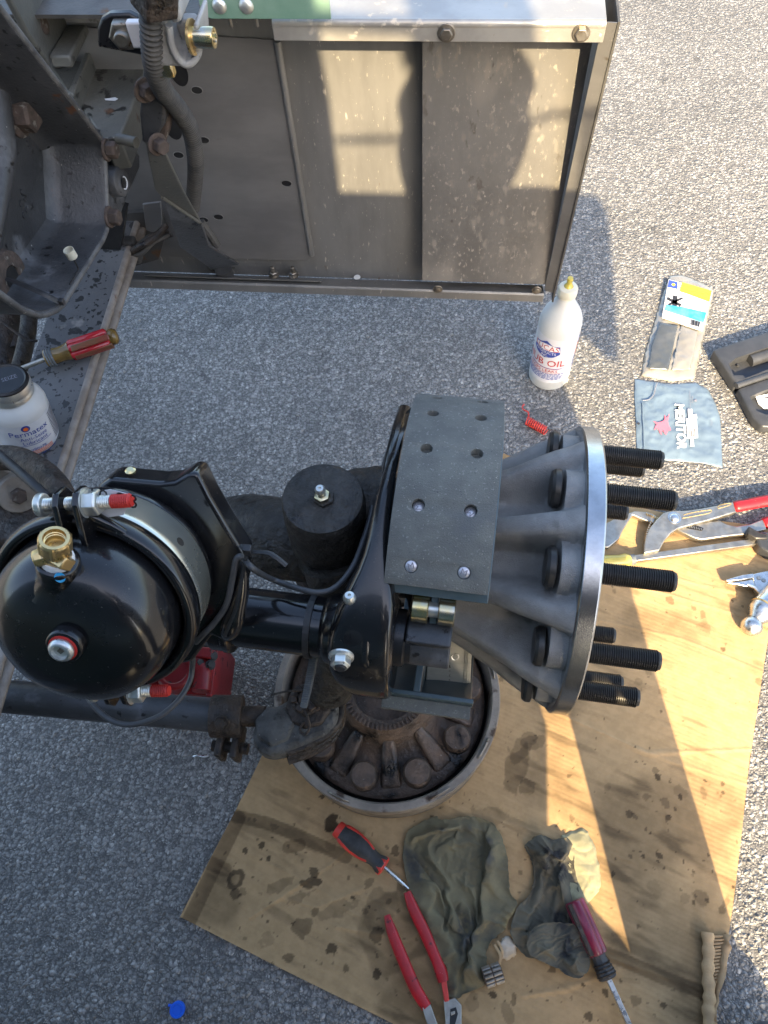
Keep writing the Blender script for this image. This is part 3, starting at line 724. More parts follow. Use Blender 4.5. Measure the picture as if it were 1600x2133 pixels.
cutters = []; rivets_done = []; rivets_rot = [.35, -.25, 1.7, 2.4]
h4 = [(-.026, 59.3, .0012), (.026, 59.3, .0012), (-.026, 77.6, .0070), (.026, 77.6, .0070), (-.026, 97.3, None), (.026, 97.3, None), (-.026, 115.3, None), (.026, 115.3, None), (-.026, 131, None), (.026, 131, None)]
make_shoe('brake_shoe', 'upper brake shoe with grey riveted friction lining facing up, four holes still empty', 53.5, 138, 49.5, 142, h4, 1)
make_shoe('brake_shoe', 'lower brake shoe below the black cam, only its end edge showing', -128, -8, -132, -2.5, [], -1)
bpy.context.view_layer.update()
dg = bpy.context.evaluated_depsgraph_get()
for o in [x for x in col.objects if any(m.type == 'BOOLEAN' for m in x.modifiers)]:
    me = bpy.data.meshes.new_from_object(o.evaluated_get(dg)); o.modifiers.clear(); o.data = me; me.set_sharp_from_angle(angle=math.radians(35))
for c in cutters: bpy.data.objects.remove(c)

# ------------------------------------------------------------------ cam, rollers, brake spider, camshaft tube
TC, RC = 30.0, .165
def CAMP(l, dr=0., dt=0.):      # camshaft centre line
    t = math.radians(TC); er = RD(TC); et = (E2 * math.cos(t) + E1 * math.sin(t)); return O_ + AX * l + er * (RC + dr) + et * dt
spd = thing('brake_spider', 'black glossy brake spider and camshaft tube carrying the brake shoes', 'brake bracket', CAMP(-.25))
mb = MB(); c0 = CAMP(0)
mb.lathe([(.0322, -.372), (.0322, -.262)], c0, AX, 48); mb.build('camshaft_tube', M['black_gloss'], spd)
mb = MB(); mb.lathe([(.0335, -.380), (.0400, -.378), (.0400, -.371), (.0335, -.369)], c0, AX, 40); mb.build('tube_collar', M['black_gloss'], spd, bevel=.001)
mb = MB(); mb.lathe([(.0324, -.275), (.037, -.268), (.041, -.250), (.044, -.235), (.044, -.210), (.042, -.2015), (.038, -.1975), (.02, -.1975)], c0, AX, 56); mb.build('cam_housing', M['black_gloss'], spd, smooth=60)
# stamped plate: outline in (th/r) coordinates round the hub centre, swept in l
def pt2(e1, e2, l): return O_ + AX * l + E1 * e1 + E2 * e2
er = RD(TC)
outl = [(-.170, .125), (-.187, .105), (-.190, .070), (-.178, .045), (-.14, .02), (-.09, -.03), (-.02, -.075), (.06, -.06), (.12, -.02), (.15, .05), (.145, .10), (.12, .135), (.08, .155), (.03, .172), (-.02, .176), (-.06, .168), (-.10, .156), (-.14, .142)]
mb = MB(); mb.prism([pt2(a, b, -.232) for a, b in outl], AX * .016); mb.build('spider_plate', M['black_gloss'], spd, bevel=.006, seg=3)
# broad pressed shell that climbs from the cam housing to behind the upper shoe
P = []
for th, r_, ll in [(130, .174, -.217), (122, .179, -.219), (110, .182, -.222), (97, .183, -.227), (80, .185, -.234), (66, .187, -.234), (56, .191, -.240), (48, .200, -.251), (40, .209, -.260), (32, .214, -.264), (24, .214, -.262), (15, .209, -.252), (6, .198, -.240), (-2, .180, -.228)]:
    k_ = max(0., min(1., (60 - th) / 8)); lr = -.2145 + .0165 * k_
    P.append([WL(ll - .004, th, r_ - .06), WL(ll - .003, th, r_ - .022), WL(ll - .001, th, r_ - .008), WL(ll + .004, th, r_ - .0015), WL(ll + .011, th, r_), WL(lr - .008, th, r_), WL(lr - .002, th, r_ - .002), WL(lr, th, r_ - .009), WL(lr, th, r_ - .04)])
MB().grid(np.array([[list(q) for q in r] for r in P])).build('spider_shell', M['black_gloss'], spd, sub=1, smooth=80)
mb = MB(); mb.lathe([(.030, -.1975), (.030, -.188), (.026, -.186), (.026, -.180)], c0, AX, 36); mb.build('cam_bushing', M['black_paint'], spd)
# S cam head
u = -RD(TC); t = math.radians(TC); w = (E2 * math.cos(t) + E1 * math.sin(t))
scam = []
for k in range(64):
    a = 2 * PI * k / 64; r = .0225 + .0105 * (((a + .5) % PI) / PI) ** 1.3
    scam.append(CAMP(-.186) + u * (r * math.cos(a)) + w * (r * math.sin(a)))
ca = thing('brake_cam', 'black S shaped brake cam head between the two brake shoes', 'brake cam', CAMP(-.16))
MB().prism(scam, AX * .046).build('cam_head', M['frame_black'], ca, bevel=.002, seg=3)
rl = thing('cam_roller', 'shiny zinc plated roller between the upper shoe and the cam', 'roller', CAMP(-.16, -.004, .045), 'cam rollers')
ctr = CAMP(0, .002, .0435)
for l0, l1 in ((-.183, -.166), (-.156, -.139)):
    MB().lathe([(.0135, l0), (.0148, l0 + .001), (.0148, l1 - .001), (.0135, l1)], ctr, AX, 32).build('roller_end', M['zinc_yellow'], rl)
MB().lathe([(.008, -.170), (.008, -.150)], ctr, AX, 20).build('roller_pin', M['zinc'], rl)
# nose of the upper web resting on the roller
p0 = WL(LC, 52, .172); 
mb = MB(); nose = [WL(-.1645, 56, .1724), WL(-.1645, 49.6, .1724), ctr + AX * -.1645 + w * -.016 + u * -.004, ctr + AX * -.1645 + w * -.018 + u * .006, WL(-.1645, 56, .13)]
nz_ = MB().prism(nose, AX * .0075); nz_.build('shoe_nose', M['shoe_paint'], [o for o in col.objects if o.name == 'brake_shoe'][0], bevel=.001)
# return spring hook
mb = MB(); q = WL(-.149, 50, .165)
mb.tube([q + AX * .004 * math.cos(k * .9) + E2 * (.004 * math.sin(k * .9)) - E1 * (.0006 * k) for k in range(44)], .0012, 6); sp = mb.build('return_spring', M['lid_black'], [o for o in col.objects if o.name == 'brake_shoe'][0])
# bolt and grease fitting
nb = thing('flange_nut_bolt', 'big shiny zinc flange nut on the black camshaft housing', 'nut', PX(710, 1366, CAMP(-.25).x))
pn = CAMP(-.262, .0, -.0); q = pn - (E1 * .62 + E2 * -.05).normalized() * .034 - E2 * .018
ax = (Vector(CAM) - PN(710, 1366, pn - E1 * .045, -E1)).normalized(); ax = (ax * .55 - E1 * .5 - E2 * .35).normalized()
q = PN(711, 1366, pn - E1 * .046, -E1)
MB().lathe([(.0125, 0), (.0125, .002), (.0105, .004)], q, ax, 32).build('nut_flange', M['zinc'], nb)
MB().lathe([(.0098, .003), (.0098, .011), (.0086, .012)], q, ax, 6).build('nut', M['zinc'], nb, bevel=.0006)
MB().lathe([(.0054, .011), (.0054, .014), (.0046, .015), (.0002, .015)], q, ax, 20).build('bolt_end', M['rubber'], nb)
MB().lathe([(.0078, .012), (.0064, .0135), (.0056, .0125)], q, ax, 28, caps=False).build('lock_ring', M['zinc'], nb)
def grease_fitting(label, p, ax, s=1.0, hexr=.0068):
    gf = thing('grease_fitting', label, 'grease fitting', p, 'grease fittings')
    MB().lathe([(hexr * s, 0), (hexr * s, .006 * s), (hexr * .8 * s, .0068 * s)], p, ax, 6).build('hex_base', M['zinc_yellow'], gf)
    MB().lathe([(.0042 * s, .006 * s), (.0034 * s, .009 * s), (.0034 * s, .0105 * s), (.0046 * s, .013 * s), (.0046 * s, .0155 * s), (.0032 * s, .018 * s), (.0012 * s, .0182 * s), (.0012 * s, .016 * s)], p, ax, 18).build('nipple', M['zinc'], gf, smooth=50)
    return gf
grease_fitting('small zinc grease fitting on the black camshaft tube', PN(730, 1272, CAMP(-.25) + E2 * .042, Vector((0, -.5, .86))), (E2 * .98 + E1 * .25), 1.45)
# zinc plate below the lower shoe
zp = thing('zinc_cam_plate', 'flat zinc plated plate with stamped number below the cam', 'metal plate', PZ(935, 1420, .46))
corn = [PZ(893, 1335, .505), PZ(985, 1325, .505), PZ(978, 1462, .43), PZ(885, 1455, .43)]
nn = (corn[1] - corn[0]).cross(corn[3] - corn[0]).normalized()
if nn.z < 0: nn = -nn
MB().prism(corn, nn * -.006).build('plate', M['zinc_plate'], zp, bevel=.001)
dn = (corn[2] - corn[1]).normalized()
for k in (.35, .5, .62):
    a = corn[1] + (corn[0] - corn[1]) * (.12 * k * 2) ; b2 = corn[2] + (corn[3] - corn[2]) * (.12 * k * 2)
    MB().tube([a + nn * .0002, b2 + nn * .0002], .0008, 6).build('ridge', M['zinc_plate'], zp)
vs, fs = text_flat('601565', .014); uu = dn; ww = nn.cross(uu)
c = PN(944, 1392, corn[0], nn) + nn * .0006
MB().add([c + uu * (-x) + ww * (-y) for x, y in vs], fs).build('stamped_number', M['steel_dull'], zp, fix=False)
for (cu, cvv) in ((948, 1368), (935, 1428)):
    c = PN(cu, cvv, corn[0], nn) + nn * .0004; rg = [c + uu * (.0045 * math.cos(t)) + ww * (.0045 * math.sin(t)) for t in [2 * PI * k / 20 for k in range(22)]]
    MB().tube(rg, .0008, 6, caps=False).build('stamped_ring', M['steel_bright'], zp)
MB().prism([c + uu * .007 + ww * .004, c + uu * .007 - ww * .006, c + uu * .0095], nn * .0008).build('stamped_mark', M['steel_bright'], zp)

# ================================================================== THE TRUCK CAB AND THE PHOTOGRAPHER, behind the camera: with two added blockers they throw the shade in the picture
cabt = thing('truck_cab', 'dark green truck cab standing behind the photographer, its shade lies over the ground', 'truck cab', (-.9, -1.5, .5))
mb = MB(); mb.prism([(.138, -.42, .50), (.138, -.42, 1.75), (.118, -.62, 2.85), (.113, -2.6, 2.95), (.138, -2.7, .50)], (-2.1, 0, 0)); mb.build('cab_shell', M['cab_paint'], cabt, bevel=.02)
MB().box((.141, -1.15, 1.25), (.012, 1.0, 1.3)).build('cab_door', M['cab_paint'], cabt, bevel=.01)
MB().box((.130, -1.15, 2.3), (.012, .9, .6)).build('door_window', M['glass_dark'], cabt)
MB().box((.155, -1.5, 1.2), (.02, .16, .03)).build('door_handle', M['chrome_lip'], cabt, bevel=.004)
st = thing('sun_blocker', 'unseen tall grey block added behind the camera to cast shade', 'light blocker', (.12, -.95, .3))  # unseen blocker added to shade the hub and the cardboard
MB().box((.1435, -.95, .965), (.287, .9, 1.33)).build('blocker_box', M['frame_grey'], st, bevel=.02)
MB().prism([(x, -.5, z) for x, z in ((.312, .30), (.472, .302), (.452, .335), (.438, .352), (.408, .374), (.358, .45), (.368, .50), (.402, .57), (.376, .82), (.376, 1.63), (.312, 1.63))], (0, -.9, 0)).build('blocker_edge', M['frame_grey'], st, bevel=.004)  # outline shaped so its shadow edge leaves a lit sliver on the cardboard
MB().box((.332, -.95, .19), (.284, .9, .219)).build('blocker_skirt', M['rubber'], st, bevel=.004)
for z in (.45, .75): MB().box((.30, -.95, z), (.02, .7, .03)).build('blocker_bar', M['steel_dull'], st, bevel=.004)
bx_ = thing('low_blocker', 'unseen low black block added behind the camera to shade the ground', 'battery box', (-.9, -.95, .06))  # unseen blocker added to keep the left ground in shade
MB().box((-.93, -.95, .31), (1.46, .9, .5)).build('box_body', M['frame_black'], bx_, bevel=.02)
MB().box((-.93, -.95, .575), (1.48, .92, .02)).build('box_lid', M['frame_black'], bx_, bevel=.005)
mir = thing('truck_mirror', 'tall truck door mirror on tubular arms behind the camera', 'mirror', (.45, -.9, 2.2))
MB().box((.434, -.9, 2.42), (.152, .06, .62)).build('mirror_head', M['lid_black'], mir, bevel=.015)
for z in (2.16, 2.68): MB().tube([(.10, -.9, z), (.44, -.93, z)], .012, 10).build('mirror_arm', M['zinc'], mir)

def sunward(u, v, y):
    p = PY(u, v, YP); return p + TO_SUN * ((YP - y) / -TO_SUN.y)
for pts in ([(1075, 264), (1130, 240), (1240, 233)], [(1181, 236), (1172, 445)], [(700, 292), (835, 290)], [(960, 110), (965, 264), (1075, 264)]):
    MB().tube([sunward(u, v, -.9) for u, v in pts], .0052, 10).build('mirror_bracket', M['zinc'], mir)
per = thing('person', 'person in dark clothes standing behind the camera with both arms raised', 'person', (.47, -.22, 0))
def skin_body(verts, edges, radii, name, m, parent, lv=2, root=0):
    me = bpy.data.meshes.new(name); b = Vector(parent['wloc'])
    me.from_pydata([tuple(Vector(v) - b) for v in verts], edges, [])
    o = bpy.data.objects.new(name, me); col.objects.link(o); o.parent = parent
    sk = o.modifiers.new('skin', 'SKIN'); sk.use_smooth_shade = True
    for i, r in enumerate(radii): me.skin_vertices[0].data[i].radius = r if isinstance(r, tuple) else (r, r)
    me.skin_vertices[0].data[root].use_root = True
    sb = o.modifiers.new('subd', 'SUBSURF'); sb.levels = lv; sb.render_levels = lv
    me.materials.append(m); return o
Y = -.27
V = [(.455, Y, .93), (.435, Y, 1.08), (.385, Y, 1.24), (.335, Y, 1.37), (.300, Y, 1.43), (.295, Y + .02, 1.53), (.295, Y + .02, 1.63),
     (.455, Y, .78), (.455, Y + .01, .48), (.445, Y - .02, .10), (.445, Y + .10, .045), (.445, Y + .17, .035),
     (.500, Y + .02, .80), (.505, Y + .05, .49), (.515, Y + .04, .10), (.520, Y + .14, .045), (.525, Y + .20, .035),
     (.20, Y, 1.36), (.09, Y, 1.12), (-.03, -.12, 1.22), (-.045, -.085, 1.27),
     (.50, Y, 1.375), (.73, Y, 1.10), (.30, -.15, 1.17), (.04, -.09, 1.27)]
Ed = [(0, 1), (1, 2), (2, 3), (3, 4), (4, 5), (5, 6), (0, 7), (7, 8), (8, 9), (9, 10), (10, 11), (0, 12), (12, 13), (13, 14), (14, 15), (15, 16), (3, 17), (17, 18), (18, 19), (19, 20), (3, 21), (21, 22), (22, 23), (23, 24)]
Rr = [(.215, .15), (.20, .14), (.19, .13), (.16, .11), .070, (.112, .115), (.095, .10),
      .10, .068, .048, (.045, .05), .03, .10, .068, .048, (.045, .05), .03, .075, .055, .036, .034, .09, .085, .042, .036]
skin_body(V, Ed, Rr, 'body', M['clothes'], per)
MB().prism([(.24, Y - .02, 1.40), (.42, Y - .02, 1.43), (.86, Y - .02, 1.42), (.865, Y - .02, 1.37), (.81, Y - .02, 1.20), (.745, Y - .02, 1.03), (.715, Y - .02, 1.05), (.68, Y - .02, 1.10), (.64, Y - .02, 1.06), (.40, Y - .02, 1.0)], (0, -.05, 0)).build('jacket', M['clothes'], per, bevel=.015)
# fingers and hair so the figure reads from beside too
for (hx, hy, hz, s) in ((-.045, -.085, 1.27, 1), (.04, -.09, 1.27, -1)):
    for k in range(4):
        z0 = hz + .012 + .016 * k
        MB().tube([(hx, hy + .005, z0), (hx + s * .03, hy + .012, z0 + .004), (hx + s * .050, hy + .006, z0 + .002)], [.0085, .008, .0065], 10).build('finger', M['skin'], per, smooth=80)
    MB().tube([(hx, hy, hz), (hx + s * .012, hy - .012, hz + .045), (hx + s * .028, hy - .008, hz + .07)], [.011, .0095, .007], 10).build('thumb', M['skin'], per, smooth=80)
MB().lathe([(.090, 0), (.096, .03), (.08, .06), (.045, .082), (.001, .088)], (.297, Y + .015, 1.60), (0, -.15, 1), 24).build('hair', M['hair'], per, smooth=80)
ph = thing('phone', 'thin black phone held up by the person', 'phone', (-.014, -.055, 1.275))
MB().box((-.014, -.055, 1.352), (.075, .008, .15)).build('phone_body', M['lid_black'], ph, bevel=.003)

# ================================================================== BRAKE CHAMBER
CC = Vector((-.304, .219, .803)); CA_ = Vector((.006, -math.cos(math.radians(33.2)), math.sin(math.radians(33.2)))).normalized()
def SC(prof, k=1.052): return [(r * k, h) for r, h in prof]
def PC(u, v, h): return PN(u, v, CC + CA_ * h, CA_)
chm = thing('brake_chamber', 'round glossy black air brake chamber with a zinc band and brass fitting', 'brake chamber', CC - Vector((0, 0, .09)))
MB().lathe(SC([(.0745, -.002), (.0742, .014), (.0728, .027), (.0685, .040), (.060, .0495), (.047, .0565), (.029, .0592), (.0005, .0598)]), CC, CA_, 96).build('pressure_dome', M['black_gloss'], chm, smooth=80)
MB().lathe(SC([(.0790, -.016), (.0835, -.0155), (.0865, -.012), (.0875, -.004), (.0865, .004), (.0835, .0075), (.0790, .0070), (.0765, .002), (.0750, -.004)]), CC, CA_, 96, caps=False).build('clamp_ring', M['black_gloss'], chm, smooth=80)
mb = MB(); mb.lathe(SC([(.0815, -.010), (.0845, -.017), (.0850, -.022), (.0835, -.025), (.0830, -.054), (.081, -.057), (.076, -.058)]), CC, CA_, 96, caps=False); mb.build('zinc_band', M['zinc_band'], chm, smooth=60)
MB().lathe(SC([(.0815, -.057), (.0825, -.060), (.081, -.066), (.070, -.078), (.03, -.080)]), CC, CA_, 72).build('back_shell', M['black_gloss'], chm, smooth=60)
h0 = PC(362, 1137, -.034); rdir = (h0 - CC); rdir -= CA_ * rdir.dot(CA_); rdir.normalize()
MB().lathe([(.0042, 0), (.0042, .0006)], CC + rdir * .0829 * 1.052 - CA_ * .034, rdir, 18).build('vent_hole', M['lid_black'], chm)
# soft bulge and the release boss with its bolt
pb = PC(134, 1346, .066)
MB().lathe([(.022, -.026), (.0165, -.016), (.0150, -.004), (.0150, .001), (.0135, .0022), (.011, .0022)], pb, CA_, 40).build('release_boss', M['black_gloss'], chm, smooth=70)
MB().tube([PC(205, 1262, .038), PC(165, 1308, .047), PC(140, 1338, .054)], [.010, .0145, .015], 24).build('boss_ridge', M['black_gloss'], chm, smooth=80)
MB().lathe([(.0118, .0018), (.0118, .0032)], pb, CA_, 28).build('red_seal', M['red_paint'], chm)
rb = MB().lathe([(.0098, .003), (.0104, .0045), (.0104, .0062), (.0085, .0088), (.0066, .0092), (.0058, .0062), (.0002, .0060)], pb, CA_, 32).build('release_bolt', M['zinc'], chm, smooth=50)
MB().lathe([(.0030, .0061), (.0028, .0068)], pb, CA_, 4).build('bolt_socket', M['steel_dull'], rb)
# port boss, sealing tape and the brass elbow
pp = PC(122, 1180, .044)
UP_ = ((PC(112, 1090, .044) - PC(122, 1180, .044)).normalized() * .80 + (Vector(CAM) - CC).normalized() * .60).normalized()
MB().lathe([(.026, -.024), (.0185, -.012), (.0168, -.004), (.0165, .007), (.0150, .009)], pp, UP_, 40).build('port_boss', M['black_gloss'], chm, smooth=70)
q0 = pp + UP_ * .0085
MB().lathe([(.0125, -.001), (.0128, .003), (.0118, .006)], q0, UP_, 24).build('white_tape', M['ink_white'], chm)
tb = pp + (UP_ * .2 + CA_ + Vector((.55, 0, 0))).normalized() * .0163
fr = frame_of(CA_ + Vector((.62, -.1, 0)))
tb = pp + fr[2] * .0166 + UP_ * .0005
MB().prism([tb + fr[0] * .0038 * math.cos(t) + fr[1] * .0048 * math.sin(t) for t in [2 * PI * k / 16 for k in range(16)]], fr[2] * .0004).build('blue_dot', M['cyan_print'], chm)
KB = .80
bf = thing('brass_fitting', 'brass hexagonal elbow fitting open at the top on the black brake chamber', 'brass fitting', q0)
br0 = q0 + UP_ * .004
MB().lathe([(0.0125 * KB, 0 * KB), (0.014 * KB, .002 * KB), (0.014 * KB, .013 * KB), (0.0125 * KB, .015 * KB)], br0, UP_, 8, a0=.3).build('elbow_body', M['brass'], bf, bevel=.0008)
MB().lathe([(0.0145 * KB, .0145 * KB), (0.015 * KB, .016 * KB), (0.015 * KB, .030 * KB), (0.0136 * KB, .0322 * KB), (0.0105 * KB, .0322 * KB), (0.0098 * KB, .030 * KB), (0.0098 * KB, .028 * KB), (0.009 * KB, .0275 * KB), (0.0098 * KB, .026 * KB), (0.0098 * KB, .0245 * KB), (0.009 * KB, .024 * KB), (0.0098 * KB, .0225 * KB), (0.009 * KB, .021 * KB), (0.0088 * KB, .018 * KB), (0.0003 * KB, .018 * KB)], br0, UP_, 6 * 4, a0=.2).build('socket', M['brass'], bf, smooth=28)
MB().lathe([(0.0162 * KB, .0148 * KB), (0.0162 * KB, .0295 * KB), (0.0148 * KB, .0318 * KB)], br0, UP_, 6, caps=False, a0=.2).build('hex_flats', M['brass'], bf, bevel=.0006)
sd = Vector((-.86, -.45, .1)).normalized()
MB().lathe([(0.0085 * KB, .004 * KB), (0.0095 * KB, .012 * KB), (0.0085 * KB, .020 * KB), (0.007 * KB, .0215 * KB)], br0 + UP_ * .0065, sd, 8).build('side_plug', M['brass'], bf, bevel=.0006)
MB().box(br0 + UP_ * .0057 + Vector((.006, -.006, 0)), (.0145, .0098, .013), Euler((.3, 0, -.5)).to_matrix()).build('elbow_face', M['brass'], bf, bevel=.0012)
vs, fs = text_flat('0688', .005); n_ = (CA_ + Vector((-.9, .1, 0))).normalized(); uu = UP_.cross(n_).normalized(); ww = n_.cross(uu)
MB().add([br0 + UP_ * .009 + n_ * .0118 + uu * x + ww * y for x, y in vs], fs).build('lettering', M['ink_grey'], bf, fix=False)
# clamp ears and bolts
TB = Vector((.978, .208, 0)); TB = (TB - CA_ * TB.dot(CA_)).normalized()
def clamp_bolt(p, label, ln=.046):
    t = thing('clamp_bolt', label, 'clamp bolt', p, 'clamp bolts with red tips')
    MB().lathe([(.0085, -.034), (.0098, -.0325), (.0098, -.028), (.0085, -.027)], p, TB, 20).build('bolt_head', M['zinc'], t, bevel=.0005)
    prof = []; l = -.027
    while l < ln - .017: prof += [(.0058, l), (.0050, l + .0009)]; l += .0018
    MB().lathe(prof, p, TB, 18).build('thread', M['zinc'], t, smooth=20)
    prof = []
    while l < ln: prof += [(.0059, l), (.0051, l + .0009)]; l += .0018
    prof += [(.0048, l + .0005), (.0002, l + .0006)]
    MB().lathe(prof, p, TB, 18).build('red_tip', M['red_paint'], t, smooth=20)
    MB().lathe([(.0105, .0085), (.0112, .010), (.0112, .0185), (.0098, .0200)], p, TB, 6, a0=.4).build('nut', M['zinc'], t, bevel=.0006)
    MB().lathe([(.0125, .0065), (.0125, .0086)], p, TB, 24).build('washer', M['zinc'], t)
    return t
pe = PC(160, 1048, .006)
clamp_bolt(pe, 'upper clamp bolt with nut and red painted tip above the brass fitting', .046)
pe2 = PC(258, 1440, -.006)
clamp_bolt(pe2, 'lower clamp bolt with red painted tip under the brake chamber', .044)
def ears(p, inn, outd):
    for d in (-.014, .003):
        q = p + TB * d; r_ = outd; s_ = CA_
        base = q + inn * .034
        pts = [base + s_ * .018, q + s_ * .014 + r_ * .004, q + s_ * .007 + r_ * .0125, q - s_ * .007 + r_ * .0125, q - s_ * .014 + r_ * .004, base - s_ * .018]
        MB().prism(pts, TB * .0055).build('clamp_ear', M['black_gloss'], chm, bevel=.0012)
od = (pe - CC); od -= CA_ * od.dot(CA_); od -= TB * od.dot(TB); od.normalize(); ears(pe, -od, od)
od = (pe2 - CC); od -= CA_ * od.dot(CA_); od -= TB * od.dot(TB); od.normalize(); ears(pe2, -od, od)
# end of the ring rolled over the zinc band
MB().tube(smoothpath([PC(172, 1068, .004), PC(205, 1082, .004), PC(255, 1108, .003), PC(310, 1150, .0)], 5), [.0075, .007, .006, .006, .006, .0055, .005, .005, .0045, .004, .004, .0035, .003, .003, .002, .001], 14).build('ring_end', M['black_gloss'], chm, smooth=80)
MB().tube([PC(170, 1076, -.010), PC(186, 1070, -.012)], .0055, 14).build('band_lug', M['zinc'], chm, smooth=80)
# paper tag behind the bolt
tg_ = thing('paper_tag', 'white paper tag with printed number tucked behind the upper clamp bolt', 'paper tag', PC(235, 1050, -.012))
pg = [PC(190, 1026, .000), PC(230, 1019, .002), PC(278, 1031, .004), PC(258, 1072, .002), PC(205, 1080, -.002)]
MB().prism(pg, CA_ * .0006).build('tag_sheet', M['label_white'], tg_)
vs, fs = text_flat('10-28', .018); uu = (PC(262, 1036, -.01) - PC(215, 1028, -.01)).normalized(); ww = CA_.cross(uu)
MB().add([PC(236, 1037, .003) + CA_ * .0016 + uu * x + ww * y for x, y in vs], fs).build('lettering', M['ink_black'], tg_, fix=False)
# mounting bracket
bk = thing('chamber_bracket', 'black stamped steel bracket holding the brake chamber on the camshaft tube', 'bracket', CC - CA_ * .09)
opx = [(196, 1045), (203, 1012), (228, 996), (330, 1006), (362, 1003), (392, 985), (412, 986), (436, 1035), (474, 1100), (511, 1158), (509, 1215), (494, 1285), (490, 1330), (468, 1338), (440, 1325), (400, 1380), (300, 1400), (210, 1250)]
MB().prism([PC(u, v, -.072) for u, v in opx], -CA_ * .030).build('bracket_plate', M['black_gloss'], bk, bevel=.0055, seg=3)
MB().lathe([(.005, 0), (.005, .002), (.003, .0035)], PC(278, 1002, -.085) + Vector((0, .004, .010)), (0, .2, 1), 16).build('weld_stud', M['zinc_yellow'], bk)
a = PC(481, 1265, -.068); b_ = PC(470, 1338, -.075)
MB().tube(smoothpath([PC(506, 1165, -.072), PC(502, 1225, -.070), PC(486, 1290, -.066), PC(472, 1330, -.070)], 4), [.003, .0045, .006, .007, .008, .009, .0095, .0105, .011, .011, .0105, .008, .004], 14).build('bracket_lip', M['black_gloss'], bk, smooth=80)
# the bracket's sleeve on the tube
MB().lathe([(.0335, -.395), (.039, -.392), (.039, -.374), (.0335, -.372)], c0, AX, 40).build('bracket_sleeve', M['black_gloss'], bk, bevel=.001)

# ================================================================== AXLE, KINGPIN, STEERING
axb = thing('front_axle', 'greasy black front axle end with a round kingpin cap', 'axle', (-.2, .42, .55))
kp = PY(672, 1036, .395)
def lump(path, rad, name, m, par, n=20, amp=.0015, flat=None, up=None, seed=1):
    P = smoothpath(path, 6); R_ = np.interp(np.linspace(0, 1, len(P)), np.linspace(0, 1, len(rad)), rad)
    rr = random.Random(seed); R_ = [r * (1 + rr.uniform(-.03, .03)) for r in R_]
    return MB().tube(P, R_, n, flat=flat, up=up).build(name, m, par, smooth=80)
lump([(-.80, .40, .30), (-.58, .40, .32), (-.42, .41, .40), (-.31, .42, .52), (-.26, .42, .572), (-.20, .405, .585), (-.14, .40, .585)], [.040, .040, .042, .046, .047, .052, .050], 'axle_beam', M['greasy'], axb, flat=(1, .92))
MB().lathe([(.050, -.20), (.050, -.105), (.046, -.098), (.047, -.085), (.0465, -.030), (.0455, -.006), (.0435, -.001), (.038, .0006), (.014, .0012), (.0003, .0014)], kp, (0.03, 0, 1), 56).build('kingpin_cap', M['greasy'], axb, smooth=45)
MB().lathe([(.012, .001), (.012, .0045), (.0105, .0055)], kp + Vector((.002, -.002, 0)), (0, 0, 1), 6).build('cap_nut', M['greasy'], axb, bevel=.0006)
lump([(-.145, .41, .50), (-.135, .41, .58), (-.115, .42, .63), (-.08, .425, .64), (-.05, .42, .62)], [.058, .056, .050, .050, .055], 'knuckle', M['greasy'], axb)
lump([(-.13, .36, .62), (-.12, .33, .56), (-.13, .30, .46), (-.15, .275, .38)], [.035, .032, .030, .034], 'steering_arm', M['greasy'], axb, flat=(1, .8))
MB().lathe([(.05, -.34), (.06, -.30), (.06, -.20), (.09, -.19), (.09, -.17)], O_, AX, 40).build('spindle', M['greasy'], axb)
grease_fitting('small zinc grease fitting standing on the kingpin cap', kp + Vector((.001, -.003, .004)), (-.02, -.05, 1), 1.25)
# steering arm end with the castle nut
zA = .37
ae = thing('steering_arm_end', 'dusty tapered steering arm end with a castellated nut and cotter pin', 'steering arm', PZ(620, 1500, .34))
opx = [(523, 1535), (530, 1505), (550, 1483), (590, 1462), (622, 1440), (660, 1428), (692, 1440), (708, 1470), (704, 1505), (680, 1530), (640, 1550), (590, 1568), (555, 1575), (532, 1562)]
MB().prism([PZ(u, v, zA) for u, v in opx], (0, 0, -.042)).build('arm_end', M['dusty_grease'], ae, bevel=.010, seg=3)
MB().lathe([(.030, -.004), (.028, .003), (.020, .006)], PZ(572, 1512, zA), (0, 0, 1), 7).build('arm_boss', M['dusty_grease'], ae, bevel=.003)
MB().lathe([(.034, -.004), (.032, .004), (.026, .006)], PZ(643, 1470, zA), (0, 0, 1), 9).build('stud_boss', M['greasy_rust'], ae, bevel=.003)
cn = PZ(640, 1462, zA)
MB().lathe([(.0225, 0), (.0225, .014), (.0205, .016)], cn, (0.1, -.1, 1), 6).build('castle_nut', M['greasy_rust'], ae, bevel=.001)
for k in range(6):
    t = PI / 3 * k + .2
    MB().box(cn + Vector((.0155 * math.cos(t), .0155 * math.sin(t), .019)), (.009, .009, .009), Matrix.Rotation(t, 3, 'Z')).build('nut_castle', M['greasy_rust'], ae, bevel=.001)
MB().cyl(cn, cn + Vector((.002, -.002, .026)), .010, 16).build('ball_stud', M['greasy_rust'], ae)
MB().tube(smoothpath([cn + Vector((-.012, -.006, .020)), cn + Vector((.004, -.02, .021)), cn + Vector((.010, -.036, .012)), cn + Vector((.004, -.046, .004)), cn + Vector((-.004, -.040, .004)), cn + Vector((.001, -.030, .008))], 4), .0017, 8).build('cotter_pin', M['greasy_rust'], ae)
MB().tube(smoothpath([PZ(566, 1447, .39), PZ(600, 1440, .40), PZ(640, 1438, .40)], 4), .0016, 8).build('tie_wire', M['greasy_rust'], ae)
